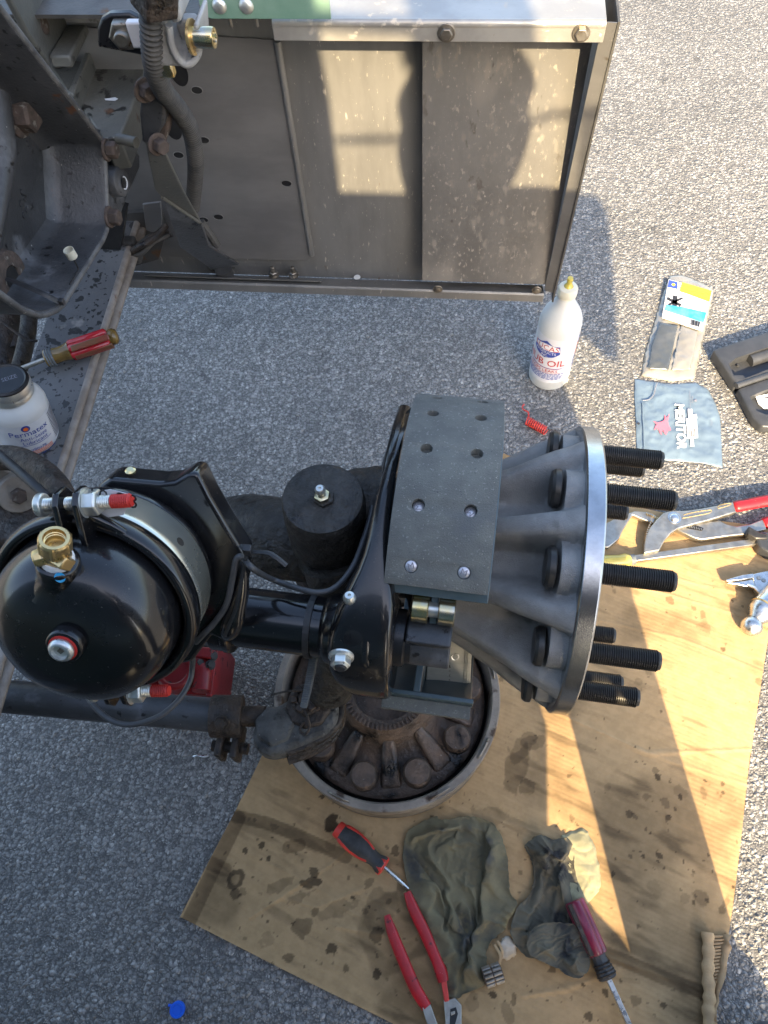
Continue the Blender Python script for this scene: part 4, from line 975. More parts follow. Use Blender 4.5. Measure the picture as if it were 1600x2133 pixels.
# rubber boot wrapped round below
for k in range(3):
    pts = [PZ(u, v + k * 9, zA - .012 - k * .012) for u, v in ((600, 1566), (650, 1548), (694, 1518), (711, 1478), (706, 1440))]
    MB().tube(smoothpath(pts, 5), .0065, 10).build('boot_fold', M['greasy_rust'], ae, smooth=80)
tr = thing('tie_rod', 'grimy steel tie rod with a clamp running from the left edge', 'tie rod', PZ(250, 1460, .33))
ta = PZ(-60, 1444, .36); tbq = PZ(470, 1492, .36)
MB().tube([ta, ta.lerp(tbq, .5), tbq], .0235, 28).build('rod_tube', M['frame_black'], tr)
tc_ = PZ(552, 1492, .355)
MB().tube([tbq, tc_], .0145, 20).build('rod_end', M['greasy_rust'], tr)
d_ = (tc_ - tbq).normalized()
MB().lathe([(.0285, -.020), (.0295, -.018), (.0295, .022), (.0285, .024)], tbq, d_, 32).build('rod_clamp', M['greasy_rust'], tr, bevel=.001)
ct = PZ(482, 1545, .33)
MB().box(ct + Vector((-.012, 0, 0)), (.010, .05, .042)).build('clamp_tab', M['greasy_rust'], tr, bevel=.003)
MB().box(ct + Vector((.010, 0, 0)), (.010, .05, .042)).build('clamp_tab', M['greasy_rust'], tr, bevel=.003)
MB().lathe([(.008, -.026), (.008, .026)], ct + Vector((0, -.008, 0)), (1, 0, 0), 16).build('clamp_bolt_shank', M['greasy_rust'], tr)
MB().hexbolt(PZ(462, 1505, .388), (0, -.5, .8), .008, .006, .010).build('clamp_nut', M['greasy_rust'], tr)

# ================================================================== SENSOR WIRES AND CABLE TIES
def wire(name, label, pts, r, m, cat='cable', grp=None, k=7):
    P = [PZ(u, v, z) for u, v, z in pts]
    o = MB().tube(smoothpath(P, k), r, 12).build(name, m, None, smooth=80)
    return tag(o, label, cat, grp)
def pcz(u, v, h): return (u, v, PC(u, v, h).z)
wire('sensor_wire', 'black sensor wire curving from the bracket past the kingpin to the upper brake shoe',
     [pcz(498, 1162, -.064), pcz(509, 1167, -.062), pcz(530, 1187, -.058), (565, 1206, .70), (615, 1224, .70), (662, 1234, .705), (700, 1222, .70), (735, 1180, .69), (757, 1125, .69), (772, 1075, .685), (780, 1030, .68), (798, 975, .66), (812, 930, .64)], .0031, M['cable_grey'])
wire('sensor_wire', 'grey sensor wire running down the bracket edge and looping under the brake chamber',
     [pcz(511, 1170, -.064), pcz(503, 1160, -.062), pcz(492, 1166, -.061), pcz(484, 1205, -.061), pcz(472, 1258, -.060), pcz(448, 1296, -.060), pcz(420, 1325, -.060), (402, 1350, .66), (401, 1385, .63), (395, 1420, .62), (372, 1458, .62), (335, 1490, .62), (285, 1508, .62), (245, 1506, .62), (210, 1485, .62), (183, 1452, .62), (172, 1424, .60), (185, 1385, .58)], .0031, M['cable_grey'])
def tie(label, pts, w, head, m, hd=(.007, .005, .008)):
    t = thing('cable_tie', label, 'cable tie', pts[0], 'cable ties')
    MB().tube(smoothpath(pts, 5), w, 4, flat=(1, .35)).build('strap', m, t)
    MB().box(head, hd).build('lock', m, t, bevel=.0008); return t
ring = [c0 + AX * (-.288) + (E2 * math.cos(a_) - E1 * math.sin(a_)) * .0330 for a_ in np.linspace(-.9, 2.7, 18)]
tl = [PZ(655, 1362, .62), PZ(648, 1400, .60), PZ(640, 1440, .58), PZ(632, 1474, .565)]
t_ = thing('cable_tie', 'grey cable tie round the black camshaft tube with its ridged tail hanging down', 'cable tie', tl[-1], 'cable ties')
mb = MB(); n_ = len(ring)
for a_, b_ in zip(ring[:-1], ring[1:]):
    ra = (a_ - (c0 + AX * -.288)).normalized() * .0016; rb_ = (b_ - (c0 + AX * -.288)).normalized() * .0016
    mb.add([a_ - AX * .0032, a_ + AX * .0032, b_ + AX * .0032, b_ - AX * .0032, a_ - AX * .0032 + ra, a_ + AX * .0032 + ra, b_ + AX * .0032 + rb_, b_ - AX * .0032 + rb_], [(4, 5, 6, 7), (0, 4, 7, 3), (1, 2, 6, 5), (0, 1, 5, 4), (3, 7, 6, 2)])
mb.build('strap', M['rubber'], t_)
mb = MB(); mb.tube(tl, [.0048, .0048, .0046, .0040], 4, flat=(1, .30), up=(1, .1, 0)); mb.build('tail', M['tie_grey'], t_)
for k in range(24):
    p = tl[0].lerp(tl[3], .10 + k * .034); MB().box(p + Vector((0, -.0012, .0010)), (.0072, .0012, .0016)).build('tooth', M['tie_grey'], t_)
MB().box(PZ(656, 1362, .622), (.011, .006, .009)).build('lock', M['tie_grey'], t_, bevel=.0008)
tie('thin black cable tie at the corner of the chamber bracket with its end sticking out', [PC(500, 1136, -.066), PC(518, 1148, -.058), PC(555, 1150, -.050), PC(575, 1160, -.046), PC(597, 1178, -.044)], .0022, PC(516, 1146, -.057), M['rubber'], (.008, .007, .011))
tie('thin black cable tie strap lying down along the right edge of the chamber bracket', [PC(514, 1152, -.058), PC(502, 1215, -.057), PC(490, 1270, -.054), PC(468, 1325, -.054)], .0020, PC(514, 1150, -.058), M['rubber'], (.004, .004, .004))

# ================================================================== LEAF SPRING AND WHAT HANGS ROUND IT
ls = thing('leaf_spring', 'grey steel leaf spring spotted with oil, running under the black hanger', 'leaf spring', (-.64, .7, .45))
def leaf(z, dx, name, y0=-.25, y1=1.3):
    def xr(y): return -.588 + dx + (-.557 + .588) * (.908 - y) / (.908 - .521) * .55
    ys = np.linspace(y0, y1, 22); mb = MB(); rows = []
    for y in ys:
        x1 = xr(y); x0 = x1 - .108
        rows.append([(x0, y, z), (x0 + .004, y, z + .0055), (x1 - .0055, y, z + .0055), (x1 - .0015, y, z + .003), (x1, y, z), (x1 - .0015, y, z - .004), (x1 - .0055, y, z - .006), (x0, y, z - .006), (x0, y, z)])
    mb.grid(np.array(rows)); return mb
leaf(.496, 0, '').build('top_leaf', M['spring_steel'], ls, smooth=50)
leaf(.484, .010, '').build('lower_leaf', M['spring_edge'], ls, smooth=50)
def xr(y): return -.588 + (.031) * (.908 - y) / .387 * .55
MB().tube([(xr(y) - .0035, y, .4965) for y in np.linspace(-.2, 1.25, 12)], .0062, 12).build('leaf_edge', M['spring_edge'], ls, smooth=80)
shk = thing('shock_absorber', 'brown grimy shock absorber tube left of the leaf spring', 'shock absorber', PZ(10, 720, .3))
MB().tube([PZ(22, 600, .42), PZ(8, 790, .38)], .026, 24).build('shock_tube', M['greasy_rust'], shk)
MB().tube([PZ(38, 700, .40), PZ(34, 730, .40)], .012, 16).build('shock_eye', M['greasy_rust'], shk)
blk = MB().tube(smoothpath([PZ(62, 640, .47), PZ(58, 690, .46), PZ(48, 740, .45), PZ(30, 800, .44)], 5), .014, 16).build('black_pipe', M['greasy'], None, smooth=80)
tag(blk, 'dark greasy pipe beside the leaf spring, left of the red screwdriver', 'pipe')
ubp = thing('spring_pad', 'rusty spring pad with two big round washers and a square nut at the left edge', 'spring clamp', PZ(20, 1060, .5))
for (u, v, z, r) in ((38, 1030, .575, .026), (-8, 1015, .58, .026)):
    p = PZ(u, v, z); axd = Vector((.55, -.55, .5)).normalized()
    MB().lathe([(r, -.02), (r, 0), (r * .93, .002)], p, axd, 36).build('pad_washer', M['spring_edge'], ubp)
    MB().lathe([(.0105, .002), (.0105, .013), (.009, .014)], p + axd * .0, axd, 6).build('pad_nut', M['rusty_bolt'], ubp, bevel=.0008)
MB().box(PZ(10, 1075, .53), (.12, .10, .05)).build('pad_block', M['greasy_rust'], ubp, bevel=.006)
MB().box(PZ(30, 985, .555), (.10, .02, .02)).build('pad_rod', M['greasy_rust'], ubp, bevel=.004)
pipe = MB().tube(smoothpath([PZ(-30, 955, .62), PZ(30, 955, .625), (PZ(75, 975, .64)), PZ(108, 1003, .66), PZ(128, 1035, .67), PZ(140, 1075, .66)], 6), .0165, 18).build('rusty_pipe', M['greasy_rust'], None, smooth=80)
tag(pipe, 'bent rusty brown pipe below the white jar ending at the clamp bolt', 'pipe')
wire('brake_hose', 'thin black hose slanting across the rusty pipe at the left edge', [(-30, 922, .68), (20, 965, .69), (60, 1000, .70), (100, 1036, .70)], .0055, M['rubber'], 'hose')
wire('thin_wire', 'thin rusty wire hanging under the black spring hanger at the left edge', [(-20, 650, .55), (30, 690, .53), (60, 708, .52), (78, 710, .515)], .0022, M['greasy_rust'], 'wire')

# ================================================================== SPRING HANGER (the big black casting, upper left)
XR, XW = -.50, -.578
hg = thing('spring_hanger', 'big black cast spring hanger bracket with deep flanges and rusty bolts', 'bracket', (-.56, .8, .62))
rim_key = [(-70, -70), (0, 16), (120, 172), (202, 278), (212, 292), (218, 310), (224, 465), (222, 480), (214, 500), (132, 632), (118, 646), (100, 654), (80, 657), (45, 645), (0, 612), (-60, 575)]
rim = []
for (u0, v0), (u1, v1) in zip(rim_key[:-1], rim_key[1:]):
    nn_ = max(1, int(math.hypot(u1 - u0, v1 - v0) / 40)); rim += [(u0 + (u1 - u0) * k / nn_, v0 + (v1 - v0) * k / nn_) for k in range(nn_)]
rim.append(rim_key[-1])
R0 = [PX(u, v, XR) for u, v in rim]
R0s = R0
cen = Vector((XR, sum(p.y for p in R0) / len(R0), sum(p.z for p in R0) / len(R0)))
rows = []
for i, p in enumerate(R0s):
    a = R0s[max(0, i - 1)]; b = R0s[min(len(R0s) - 1, i + 1)]; t = (b - a).normalized(); nn = t.cross(Vector((1, 0, 0))).normalized()
    if nn.dot(cen - p) < 0: nn = -nn
    th_ = .006
    rows.append([p + Vector((XW - XR - .004, 0, 0)), p + Vector((-.002, 0, 0)), p + nn * .002, p + nn * th_ * .8, p + nn * th_ + Vector((-.003, 0, 0)), p + nn * (th_ + .001) + Vector((XW - XR + .018, 0, 0)), p + nn * (th_ + .006) + Vector((XW - XR + .006, 0, 0)), p + nn * (th_ + .016) + Vector((XW - XR, 0, 0))])
MB().grid(np.array([[list(q) for q in r] for r in rows])).build('flange', M['frame_black'], hg, smooth=60)
wp = [Vector((XW, p.y, p.z)) for p in R0s] + [Vector((XW, R0s[-1].y - .02, R0s[-1].z + .0)), Vector((XW, R0s[-1].y - .1, R0s[-1].z + .5)), Vector((XW, R0s[0].y, R0s[0].z + .02))]
MB().prism(wp, (-.012, 0, 0)).build('web', M['frame_black'], hg)
MB().tube([p + Vector((-.001, 0, 0)) for p in R0s], .0042, 8).build('worn_rim', M['worn_edge'], hg, smooth=80)
# inner bulge at the far left
MB().tube(smoothpath([PX(-14, 90, XW - .002), PX(-4, 240, XW - .004), PX(2, 330, XW - .004), PX(-6, 430, XW - .004), PX(-20, 560, XW - .004)], 5), [.012 + .006 * math.sin(k * .2) for k in range(21)], 16).build('web_rib', M['frame_black'], hg, smooth=80)
# bottom boss with a hole
bo = PX(22, 580, XW + .004)
MB().lathe([(.036, -.004), (.034, .003), (.0165, .004), (.0150, .001), (.0150, -.01)], bo, (1, 0, 0), 40).build('hole_boss', M['rusty_bolt'], hg)
MB().lathe([(.0148, .002), (.0148, .0028)], bo, (1, 0, 0), 30).build('hole', M['lid_black'], hg)
def bolt(par, u, v, x, r, h, name='hex_bolt', ax=(1, 0, 0), m='rusty_bolt'):
    p = PX(u, v, x); return MB().hexbolt(p, ax, r, h, r * 1.28, .0035).build(name, M[m], par, bevel=.0012)
bolt(hg, 36, 238, XW + .001, .0215, .020)
bolt(hg, 220, 312, XR + .002, .0115, .0130)
bolt(hg, 226, 452, XR + .002, .0115, .0130)
# small raised casting marks
for k, (u, v) in enumerate([(46, 400), (52, 412), (44, 424), (56, 436), (50, 448), (60, 300), (36, 512)]):
    p = PX(u, v, XW + .0006); MB().lathe([(.0045, -.001), (.0040, .0012)], p, (1, 0, 0), 12).build('casting_mark', M['frame_black'], hg)
tie('black cable tie through the hole of the spring hanger', [PX(14, 580, XW + .012), PX(45, 592, -.54), PX(90, 612, -.51), PX(122, 628, -.497)], .0036, PX(128, 628, -.494), M['rubber'], (.006, .007, .007))
wc = thing('white_cap', 'small translucent white plastic cap on the black hanger flange', 'plastic cap', PX(151, 540, -.50))
pc = PX(152, 536, -.498)
MB().lathe([(.0058, 0), (.0066, .001), (.0068, .0125), (.0062, .0125), (.0058, .003), (.0003, .002)], pc, (-.05, -.05, 1), 24).build('cap_shell', M['plastic_clear'], wc)
MB().tube([pc, pc + Vector((.0, -.001, -.018)), PX(145, 592, -.495)], .0011, 6).build('thread_wire', M['rubber'], wc)

# ------------------------------------------------------------------ frame parts behind the hanger
fp = thing('frame_plate', 'dark steel plate with a round boss behind the black spring hanger', 'steel plate', PX(250, 380, -.53))
MB().prism([PX(u, v, -.525) for u, v in ((195, 262), (250, 288), (292, 322), (292, 350), (270, 400), (243, 472), (222, 478), (205, 350))], (-.014, 0, 0)).build('plate_body', M['frame_black'], fp, bevel=.003)
bp = PX(235, 378, -.524); MB().lathe([(.022, 0), (.021, .014), (.019, .016)], bp, (1, -.1, .1), 32).build('plate_boss', M['frame_black'], fp, smooth=50)
q = PX(258, 381, -.507); MB().lathe([(.0080, .0), (.0080, .0006)], q, (1, 0, 0), 22).build('boss_hole', M['lid_black'], fp); MB().tube([q + Vector((.0012, .0085 * math.cos(t), .0085 * math.sin(t))) for t in np.linspace(-2.6, 1.2, 18)], .0011, 6).build('boss_ring', M['label_grey'], fp)
cb_ = thing('cross_beam', 'greenish grey flat frame beam with small bolts running up behind the hanger', 'frame beam', PZ(230, 190, .80))
zB = .765
MB().prism([PZ(u, v, zB) for u, v in ((208, 92), (300, 118), (302, 150), (250, 285), (214, 290), (150, 190), (190, 100))], (0, 0, -.05)).build('beam_top', M['frame_grey'], cb_, bevel=.003)
MB().prism([PZ(u, v, zB + .012) for u, v in ((135, 55), (203, 62), (205, 78), (152, 192), (140, 192), (105, 135))], (0, 0, -.03)).build('ledge_plate', M['frame_grey'], cb_, bevel=.003)
MB().prism([PZ(198, 60, zB + .024), PZ(207, 64, zB + .024), PZ(152, 196, zB + .024), PZ(141, 190, zB + .024)], (0, 0, -.03)).build('ledge_edge', M['frame_grey'], cb_, bevel=.002)
for u, v, r in ((177, 56, .0085), (152, 93, .0085), (126, 135, .0075)):
    p = PZ(u, v, zB + .013); MB().hexbolt(p, (0, 0, 1), r, .008, r * 1.25).build('ledge_bolt', M['rusty_bolt'], cb_, bevel=.0006)
MB().tube([PZ(198, 142, zB + .001), PZ(172, 200, zB + .001)], .0012, 6).build('seam', M['lid_black'], cb_)
MB().prism([PZ(u, v, zB + .0008) for u, v in ((218, 206), (240, 203), (246, 206), (240, 210), (220, 209))], (0, 0, .0004)).build('paint_chip', M['label_grey'], cb_)
MB().tube([PZ(245, 288, .80), PZ(284, 297, .80)], .007, 12).build('cross_pin', M['frame_grey'], cb_)
rail = thing('frame_rail', 'grey steel frame rail plate with a hole at the top left corner', 'frame rail', PX(80, 100, -.60))
MB().prism([PX(u, v, -.59) for u, v in ((8, -30), (124, -30), (140, 48), (146, 62), (108, 110), (105, 140), (60, 70))], (-.01, 0, 0)).build('rail_web', M['frame_grey'], rail, bevel=.003)
MB().prism([PX(u, v, -.588) for u, v in ((140, 50), (147, 66), (110, 142), (101, 116))], (.03, 0, 0)).build('rail_gusset', M['frame_grey'], rail, bevel=.003)
MB().lathe([(.0105, 0), (.0105, .0008)], PX(93, 53, -.5898), (1, 0, 0), 22).build('rail_hole', M['rusty_bolt'], rail)
upp = thing('upright_plate', 'black rounded upright plate with a bolt and nut above the frame beam', 'steel plate', PY(255, 70, .84))
yU = .86
MB().prism([PY(u, v, yU) for u, v in ((203, 100), (202, 60), (210, 40), (228, 30), (268, 29), (290, 40), (302, 62), (302, 118), (212, 100))], (0, .012, 0)).build('plate_body', M['black_paint'], upp, bevel=.003)
p = PY(260, 66, yU); MB().lathe([(.0165, 0), (.0165, .012), (.0145, .014)], p, (.12, -1, .1), 6).lathe([(.0085, .012), (.0085, .022), (.0072, .024)], p, (.12, -1, .1), 20).build('nut', M['steel_dull'], upp, bevel=.0008)
clp = MB().box(PY(287, 70, yU - .02), (.018, .010, .028)).build('blue_clip', M['label_white'], None, bevel=.002); tag(clp, 'pale blue white plastic clip beside the corrugated hose at the top', 'clip')
# front sill far behind
sill = thing('front_sill', 'dark front cross member strip running along the top left edge', 'cross member', PY(200, 20, 1.12))
MB().prism([PY(u, v, 1.06) for u, v in ((118, 10), (600, 8), (600, 22), (118, 20))], (0, .02, 0)).build('sill_bar', M['end_dark'], sill)
MB().prism([PY(u, v, 1.08) for u, v in ((126, 22), (330, 20), (330, 40), (200, 48), (138, 46))], (0, .02, 0)).build('sill_light', M['aluminium'], sill)
MB().prism([PY(u, v, 1.10) for u, v in ((118, -60), (252, -60), (250, 8), (128, 8))], (0, .01, 0)).build('tan_panel', M['cardboard_plain'], sill)
MB().prism([PY(u, v, 1.10) for u, v in ((253, -60), (300, -60), (300, 7), (250, 8))], (0, .01, 0)).build('green_panel', M['green_paint'], sill)
# aluminium casting with the gold bolt
al = thing('aluminium_bracket', 'grey cast aluminium bracket with a gold coloured bolt at the top left', 'bracket', PY(360, 100, .82))
yA = .80
MB().prism([PY(u, v, yA) for u, v in ((302, 20), (330, 5), (345, 18), (350, 60), (354, 95), (366, 118), (384, 127), (398, 118), (405, 95), (402, 50), (412, 50), (416, 105), (404, 130), (388, 140), (335, 138), (318, 110), (306, 70))], (0, .05, 0)).build('casting_wall', M['aluminium'], al, bevel=.004, seg=3)
MB().prism([PY(u, v, yA + .034) for u, v in ((340, 55), (374, 50), (376, 42), (400, 42), (412, 52), (415, 105), (402, 126), (386, 134), (360, 110))], (0, .016, 0)).build('casting_pocket', M['aluminium'], al, bevel=.004, seg=3)
MB().prism([PY(u, v, yA - .004) for u, v in ((338, -20), (362, -6), (374, 20), (378, 48), (360, 52), (350, 30))], (0, .06, 0)).build('casting_fin', M['aluminium'], al, bevel=.004, seg=3)
MB().tube(smoothpath([PY(352, 52, yA - .002), PY(357, 90, yA - .002), (PY(370, 120, yA - .002)), PY(388, 134, yA - .002), PY(405, 124, yA + .002), PY(414, 100, yA + .008), PY(408, 55, yA + .012)], 5), .0042, 10).build('casting_rim', M['aluminium'], al, smooth=80)
p = PY(398, 77, yA + .004); 
MB().lathe([(.0170, 0), (.0170, .003)], p, (1, -.05, 0), 30).build('gold_washer', M['brass'], al)
MB().lathe([(.0105, .003), (.0105, .024), (.0098, .026), (.0068, .026), (.006, .022), (.0003, .022)], p, (1, -.05, 0), 28).build('gold_bolt', M['zinc_yellow'], al, smooth=45)
MB().box(PY(345, 142, yA + .01), (.02, .012, .018)).build('casting_foot', M['zinc_yellow'], al, bevel=.003)
# corrugated conduit
P = smoothpath([PY(u, v, y) for u, v, y in ((311, -40, .80), (313, 10, .80), (316, 80, .80), (322, 140, .81), (340, 187, .84), (372, 228, .89), (396, 270, .93), (406, 320, .96), (407, 365, .99), (401, 432, 1.03))], 40)
D = [0]
for a, b in zip(P[:-1], P[1:]): D.append(D[-1] + (b - a).length)
N_ = 640; pts = []; rad = []
for k in range(N_):
    s = D[-1] * k / (N_ - 1); i = int(np.searchsorted(D, s)); i = max(1, min(i, len(P) - 1)); f_ = (s - D[i - 1]) / max(1e-9, D[i] - D[i - 1])
    pts.append(P[i - 1].lerp(P[i], f_)); rad.append(.0108 + .0016 * max(-.6, min(.6, 1.4 * math.sin(2 * PI * s / .0056))) / .6)
hs = thing('corrugated_hose', 'dusty dark corrugated hose curving down in front of the bumper', 'hose', pts[-1])
MB().tube(pts, rad, 14).build('hose_ribs', M['rubber_dusty'], hs, smooth=80)
MB().tube([PY(322, -60, .795), PY(321, 24, .795)], .0255, 4, up=(1, 0, 0)).build('hose_sleeve', M['greasy_rust'], hs, bevel=.003)
# upright arm with bolts and the bent brace to the bumper foot
arm = thing('brace_arm', 'dark upright arm and bent grey brace plate with rusty bolts down to the bumper', 'brace', PY(320, 320, .95))
MB().prism([PY(u, v, .86) for u, v in ((300, 120), (322, 120), (345, 200), (342, 262), (318, 300), (296, 300), (290, 240))], (0, .03, 0)).build('arm_plate', M['frame_black'], arm, bevel=.004)
MB().prism([PY(u, v, .885) for u, v in ((330, 170), (352, 200), (352, 260), (345, 300), (325, 285))], (0, .03, 0)).build('arm_rib', M['rusty_bolt'], arm, bevel=.004)
for u, v in ((299, 187), (327, 300)):
    p = PY(u, v, .853); MB().hexbolt(p, (.8, -.6, .05), .0105, .012, .0145).build('hex_bolt', M['rusty_bolt'], arm, bevel=.0012)
q = [PY(300, 285, .87), PY(340, 310, .885), PY(382, 400, .95), PY(418, 464, 1.0), PY(338, 412, .96), PY(322, 395, .945), PY(311, 340, .90)]
MB().prism(q, (0, .005, 0)).build('brace_plate', M['frame_grey'], arm, bevel=.0015)
q2 = [PY(338, 412, .958), PY(420, 466, .998), PY(436, 512, 1.01), PY(498, 552, 1.04), PY(440, 560, 1.045), PY(375, 515, 1.01)]
MB().prism(q2, (0, .005, 0)).build('brace_foot', M['frame_black'], arm, bevel=.0015)
MB().tube([PY(338, 411, .957), PY(418, 465, .997)], .003, 10).build('brace_bend', M['frame_grey'], arm)
MB().prism([PZ(u, v, .375) for u, v in ((382, 512), (440, 512), (497, 556), (440, 562))], (0, 0, -.004)).build('foot_plate', M['frame_grey'], arm)
MB().lathe([(.017, -.022), (.017, 0)], PZ(465, 560, .385), (0, 0, 1), 24).build('foot_bush', M['rubber_dusty'], arm)
p = PZ(461, 520, .40); MB().tube([p + Vector((-.012, .01, .04)), p, p + Vector((.006, -.008, -.02))], [.010, .008, .010], 14).build('foot_bolt', M['zinc'], arm)
MB().tube(smoothpath([PY(418, 462, 1.04), PY(440, 492, 1.04), PY(452, 512, 1.04)], 4), .008, 10).build('foot_wire', M['rubber_dusty'], arm)
# cables and clutter in the shade under the frame
wr = thing('wiring_bundle', 'dusty bundle of wires and a ribbed cable in the shade beside the leaf spring', 'wiring', PY(300, 500, 1.05))
rr = random.Random(5)
for k in range(7):
    y_ = 1.02 + rr.uniform(-.02, .03)
    MB().tube(smoothpath([PY(262 + rr.uniform(-8, 8), 548 - k * 6, y_), PY(290, 520 + rr.uniform(-10, 10), y_ - .01), PY(320, 498 + rr.uniform(-12, 8), y_), PY(352 + rr.uniform(-6, 8), 478 + rr.uniform(-10, 14), y_ + .02)], 5), rr.uniform(.003, .006), 8).build('wire', M['rubber_dusty'] if k % 3 else M['greasy_rust'], wr, smooth=80)
MB().prism([PY(u, v, 1.075) for u, v in ((262, 445), (335, 440), (345, 490), (330, 540), (262, 560))], (0, .01, 0)).build('backing_plate', M['end_dark'], wr)
MB().prism([PY(u, v, 1.065) for u, v in ((296, 425), (335, 420), (338, 470), (322, 486), (304, 480))], (0, .004, 0)).build('bracket_tab', M['stainless_plain'], wr, bevel=.002)
MB().box(PY(272, 520, 1.02), (.03, .02, .05)).build('connector', M['rubber_dusty'], wr, bevel=.004)
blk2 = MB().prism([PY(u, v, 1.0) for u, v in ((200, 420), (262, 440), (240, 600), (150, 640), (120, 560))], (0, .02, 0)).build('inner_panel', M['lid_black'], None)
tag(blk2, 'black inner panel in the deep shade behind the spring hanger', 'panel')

# ================================================================== OLD DRUM AND HUB ON THE CARDBOARD, RED JACK
dc = Vector((-.087, .350, 0)); ZR = .125
od_ = thing('old_brake_drum', 'rusty greasy old wheel hub lying in its round brake drum on the cardboard', 'brake drum', (dc.x, dc.y, 0))
K = Vector((0, 0, 1))
MB().lathe([(.150, .008), (.186, .008), (.192, .015), (.193, ZR - .03), (.1965, ZR - .022), (.1975, ZR - .006), (.1955, ZR), (.184, ZR + .001), (.181, ZR - .004), (.179, ZR - .03), (.177, .05)], dc, K, 96, caps=False).build('drum_rim', M['drum_rim'], od_, smooth=40)
for k in range(5):   # dents and old weights on the rim
    t = [-.55, -1.1, -2.0, -2.75, .2][k]
    MB().tube([dc + Vector((.190 * math.cos(t + j * .05), .190 * math.sin(t + j * .05), ZR + .0008)) for j in range(5)], [.004, .0062, .0066, .0062, .004], 10, flat=(1, .4), up=(0, 0, 1)).build('rim_patch', M['drum_rim'] if k % 2 else M['steel_dull'], od_, smooth=80)
MB().lathe([(.172, .078), (.172, .094), (.166, .099), (.115, .101), (.098, .106), (.088, .122), (.080, .150), (.074, .160), (.058, .160), (.054, .13), (.0005, .128)], dc, K, 72).build('old_hub', M['drum_rust'], od_, smooth=45)
MB().lathe([(.178, .052), (.10, .05)], dc, K, 48, caps=False).build('drum_floor', M['greasy'], od_)
for k in range(10):
    t = math.radians(36 * k + 18 - 46)
    c = dc + Vector((.143 * math.cos(t), .143 * math.sin(t), .0))
    MB().lathe([(.0235, .094), (.0235, .120), (.0200, .1255), (.010, .1265), (.0005, .1265)], c, K, 28).build('stud_head', M['drum_rust'], od_, smooth=45)
    t2 = math.radians(36 * k - 46); d1 = Vector((math.cos(t2), math.sin(t2), 0)); d2 = Vector((-d1.y, d1.x, 0))
    a = dc + d1 * .080; b = dc + d1 * .158
    MB().prism([a + d2 * .010 + K * .134, a - d2 * .010 + K * .134, b - d2 * .020 + K * .1005, b + d2 * .020 + K * .1005], K * -.03).build('hub_rib', M['drum_rust'], od_, bevel=.008, seg=4)
for k in range(60):
    t = 2 * PI * k / 60; MB().box(dc + Vector((.070 * math.cos(t), .070 * math.sin(t), .161)), (.010, .003, .004), Matrix.Rotation(t, 3, 'Z')).build('tone_tooth', M['drum_rust'], od_)
jk = thing('red_jack', 'red painted hydraulic floor jack partly hidden behind the brake chamber', 'jack', PZ(390, 1390, 0))
jc = PZ(392, 1395, .12)
jx = (PZ(430, 1445, .12) - PZ(452, 1335, .12)).normalized(); jy = Vector((0, 0, 1)).cross(jx)
ed = PZ(446, 1390, .12)
MB().prism([PZ(300, 1425, .12), PZ(345, 1345, .12), PZ(430, 1330, .12), PZ(452, 1330, .12), PZ(432, 1448, .12), PZ(330, 1440, .12)], (0, 0, -.10)).build('jack_base', M['red_jack'], jk, bevel=.004)
MB().prism([PZ(448, 1326, .135), PZ(458, 1326, .135), PZ(440, 1450, .135), PZ(428, 1450, .135)], (0, 0, -.13)).build('side_plate', M['red_jack'], jk, bevel=.002)
MB().lathe([(.034, 0), (.034, .03), (.030, .034), (.024, .034), (.022, .030)], PZ(375, 1408, .12), (0, 0, 1), 32).build('jack_cylinder', M['red_jack'], jk, bevel=.001)
MB().tube([PZ(405, 1360, .14), PZ(425, 1400, .14), PZ(420, 1440, .14)], .017, 16).build('jack_tube', M['red_jack'], jk, smooth=80)
for u, v in ((427, 1340), (443, 1367), (416, 1380), (438, 1385)):
    p = PZ(u, v, .150); MB().hexbolt(p, (.5, -.2, .8), .0065, .006, .009).build('jack_bolt', M['rubber'], jk)
MB().box(PZ(428, 1362, .15), (.03, .02, .02)).build('jack_lug', M['red_jack'], jk, bevel=.003)
MB().cyl(PZ(300, 1400, .12), PZ(300, 1400, .12) + Vector((0, 0, .25)), .035, 24).build('jack_ram', M['red_jack'], jk)

# ================================================================== BOTTLES
def on_cyl(c, r, right, front, up, s, t):
    """point s metres round and t metres up on a cylinder"""
    a = s / r; return c + up * t + (right * math.sin(a) + front * math.cos(a)) * r
def wrap_text(txt, size, c, r, R_, F_, U_, s0, t0, sx=1.0, slope=0.0):
    vs, fs = text_flat(txt, size); mb = MB()
    mb.add([on_cyl(c, r, R_, F_, U_, s0 + x * sx, t0 + y + x * slope) for x, y in vs], fs); return mb
def wrap_poly(poly, c, r, R_, F_, U_, n=10):
    """a flat print shape cut into strips so that it follows the curve"""
    P = np.array(poly); s0, s1 = P[:, 0].min(), P[:, 0].max(); mb = MB(); N_ = max(2, int((s1 - s0) / .003)); rows = []
    for k in range(N_ + 1):
        s = s0 + (s1 - s0) * (k + (1e-6 if k == 0 else (-1e-6 if k == N_ else 0))) / N_
        ts = []
        for i in range(len(P)):
            a, b = P[i], P[(i + 1) % len(P)]
            if (a[0] - s) * (b[0] - s) <= 0 and a[0] != b[0]: ts.append(a[1] + (b[1] - a[1]) * (s - a[0]) / (b[0] - a[0]))
        if len(ts) < 2: ts = [P[:, 1].mean()] * 2
        rows.append([list(on_cyl(c, r, R_, F_, U_, s, min(ts))), list(on_cyl(c, r, R_, F_, U_, s, max(ts)))])
    return mb.grid(np.array(rows))
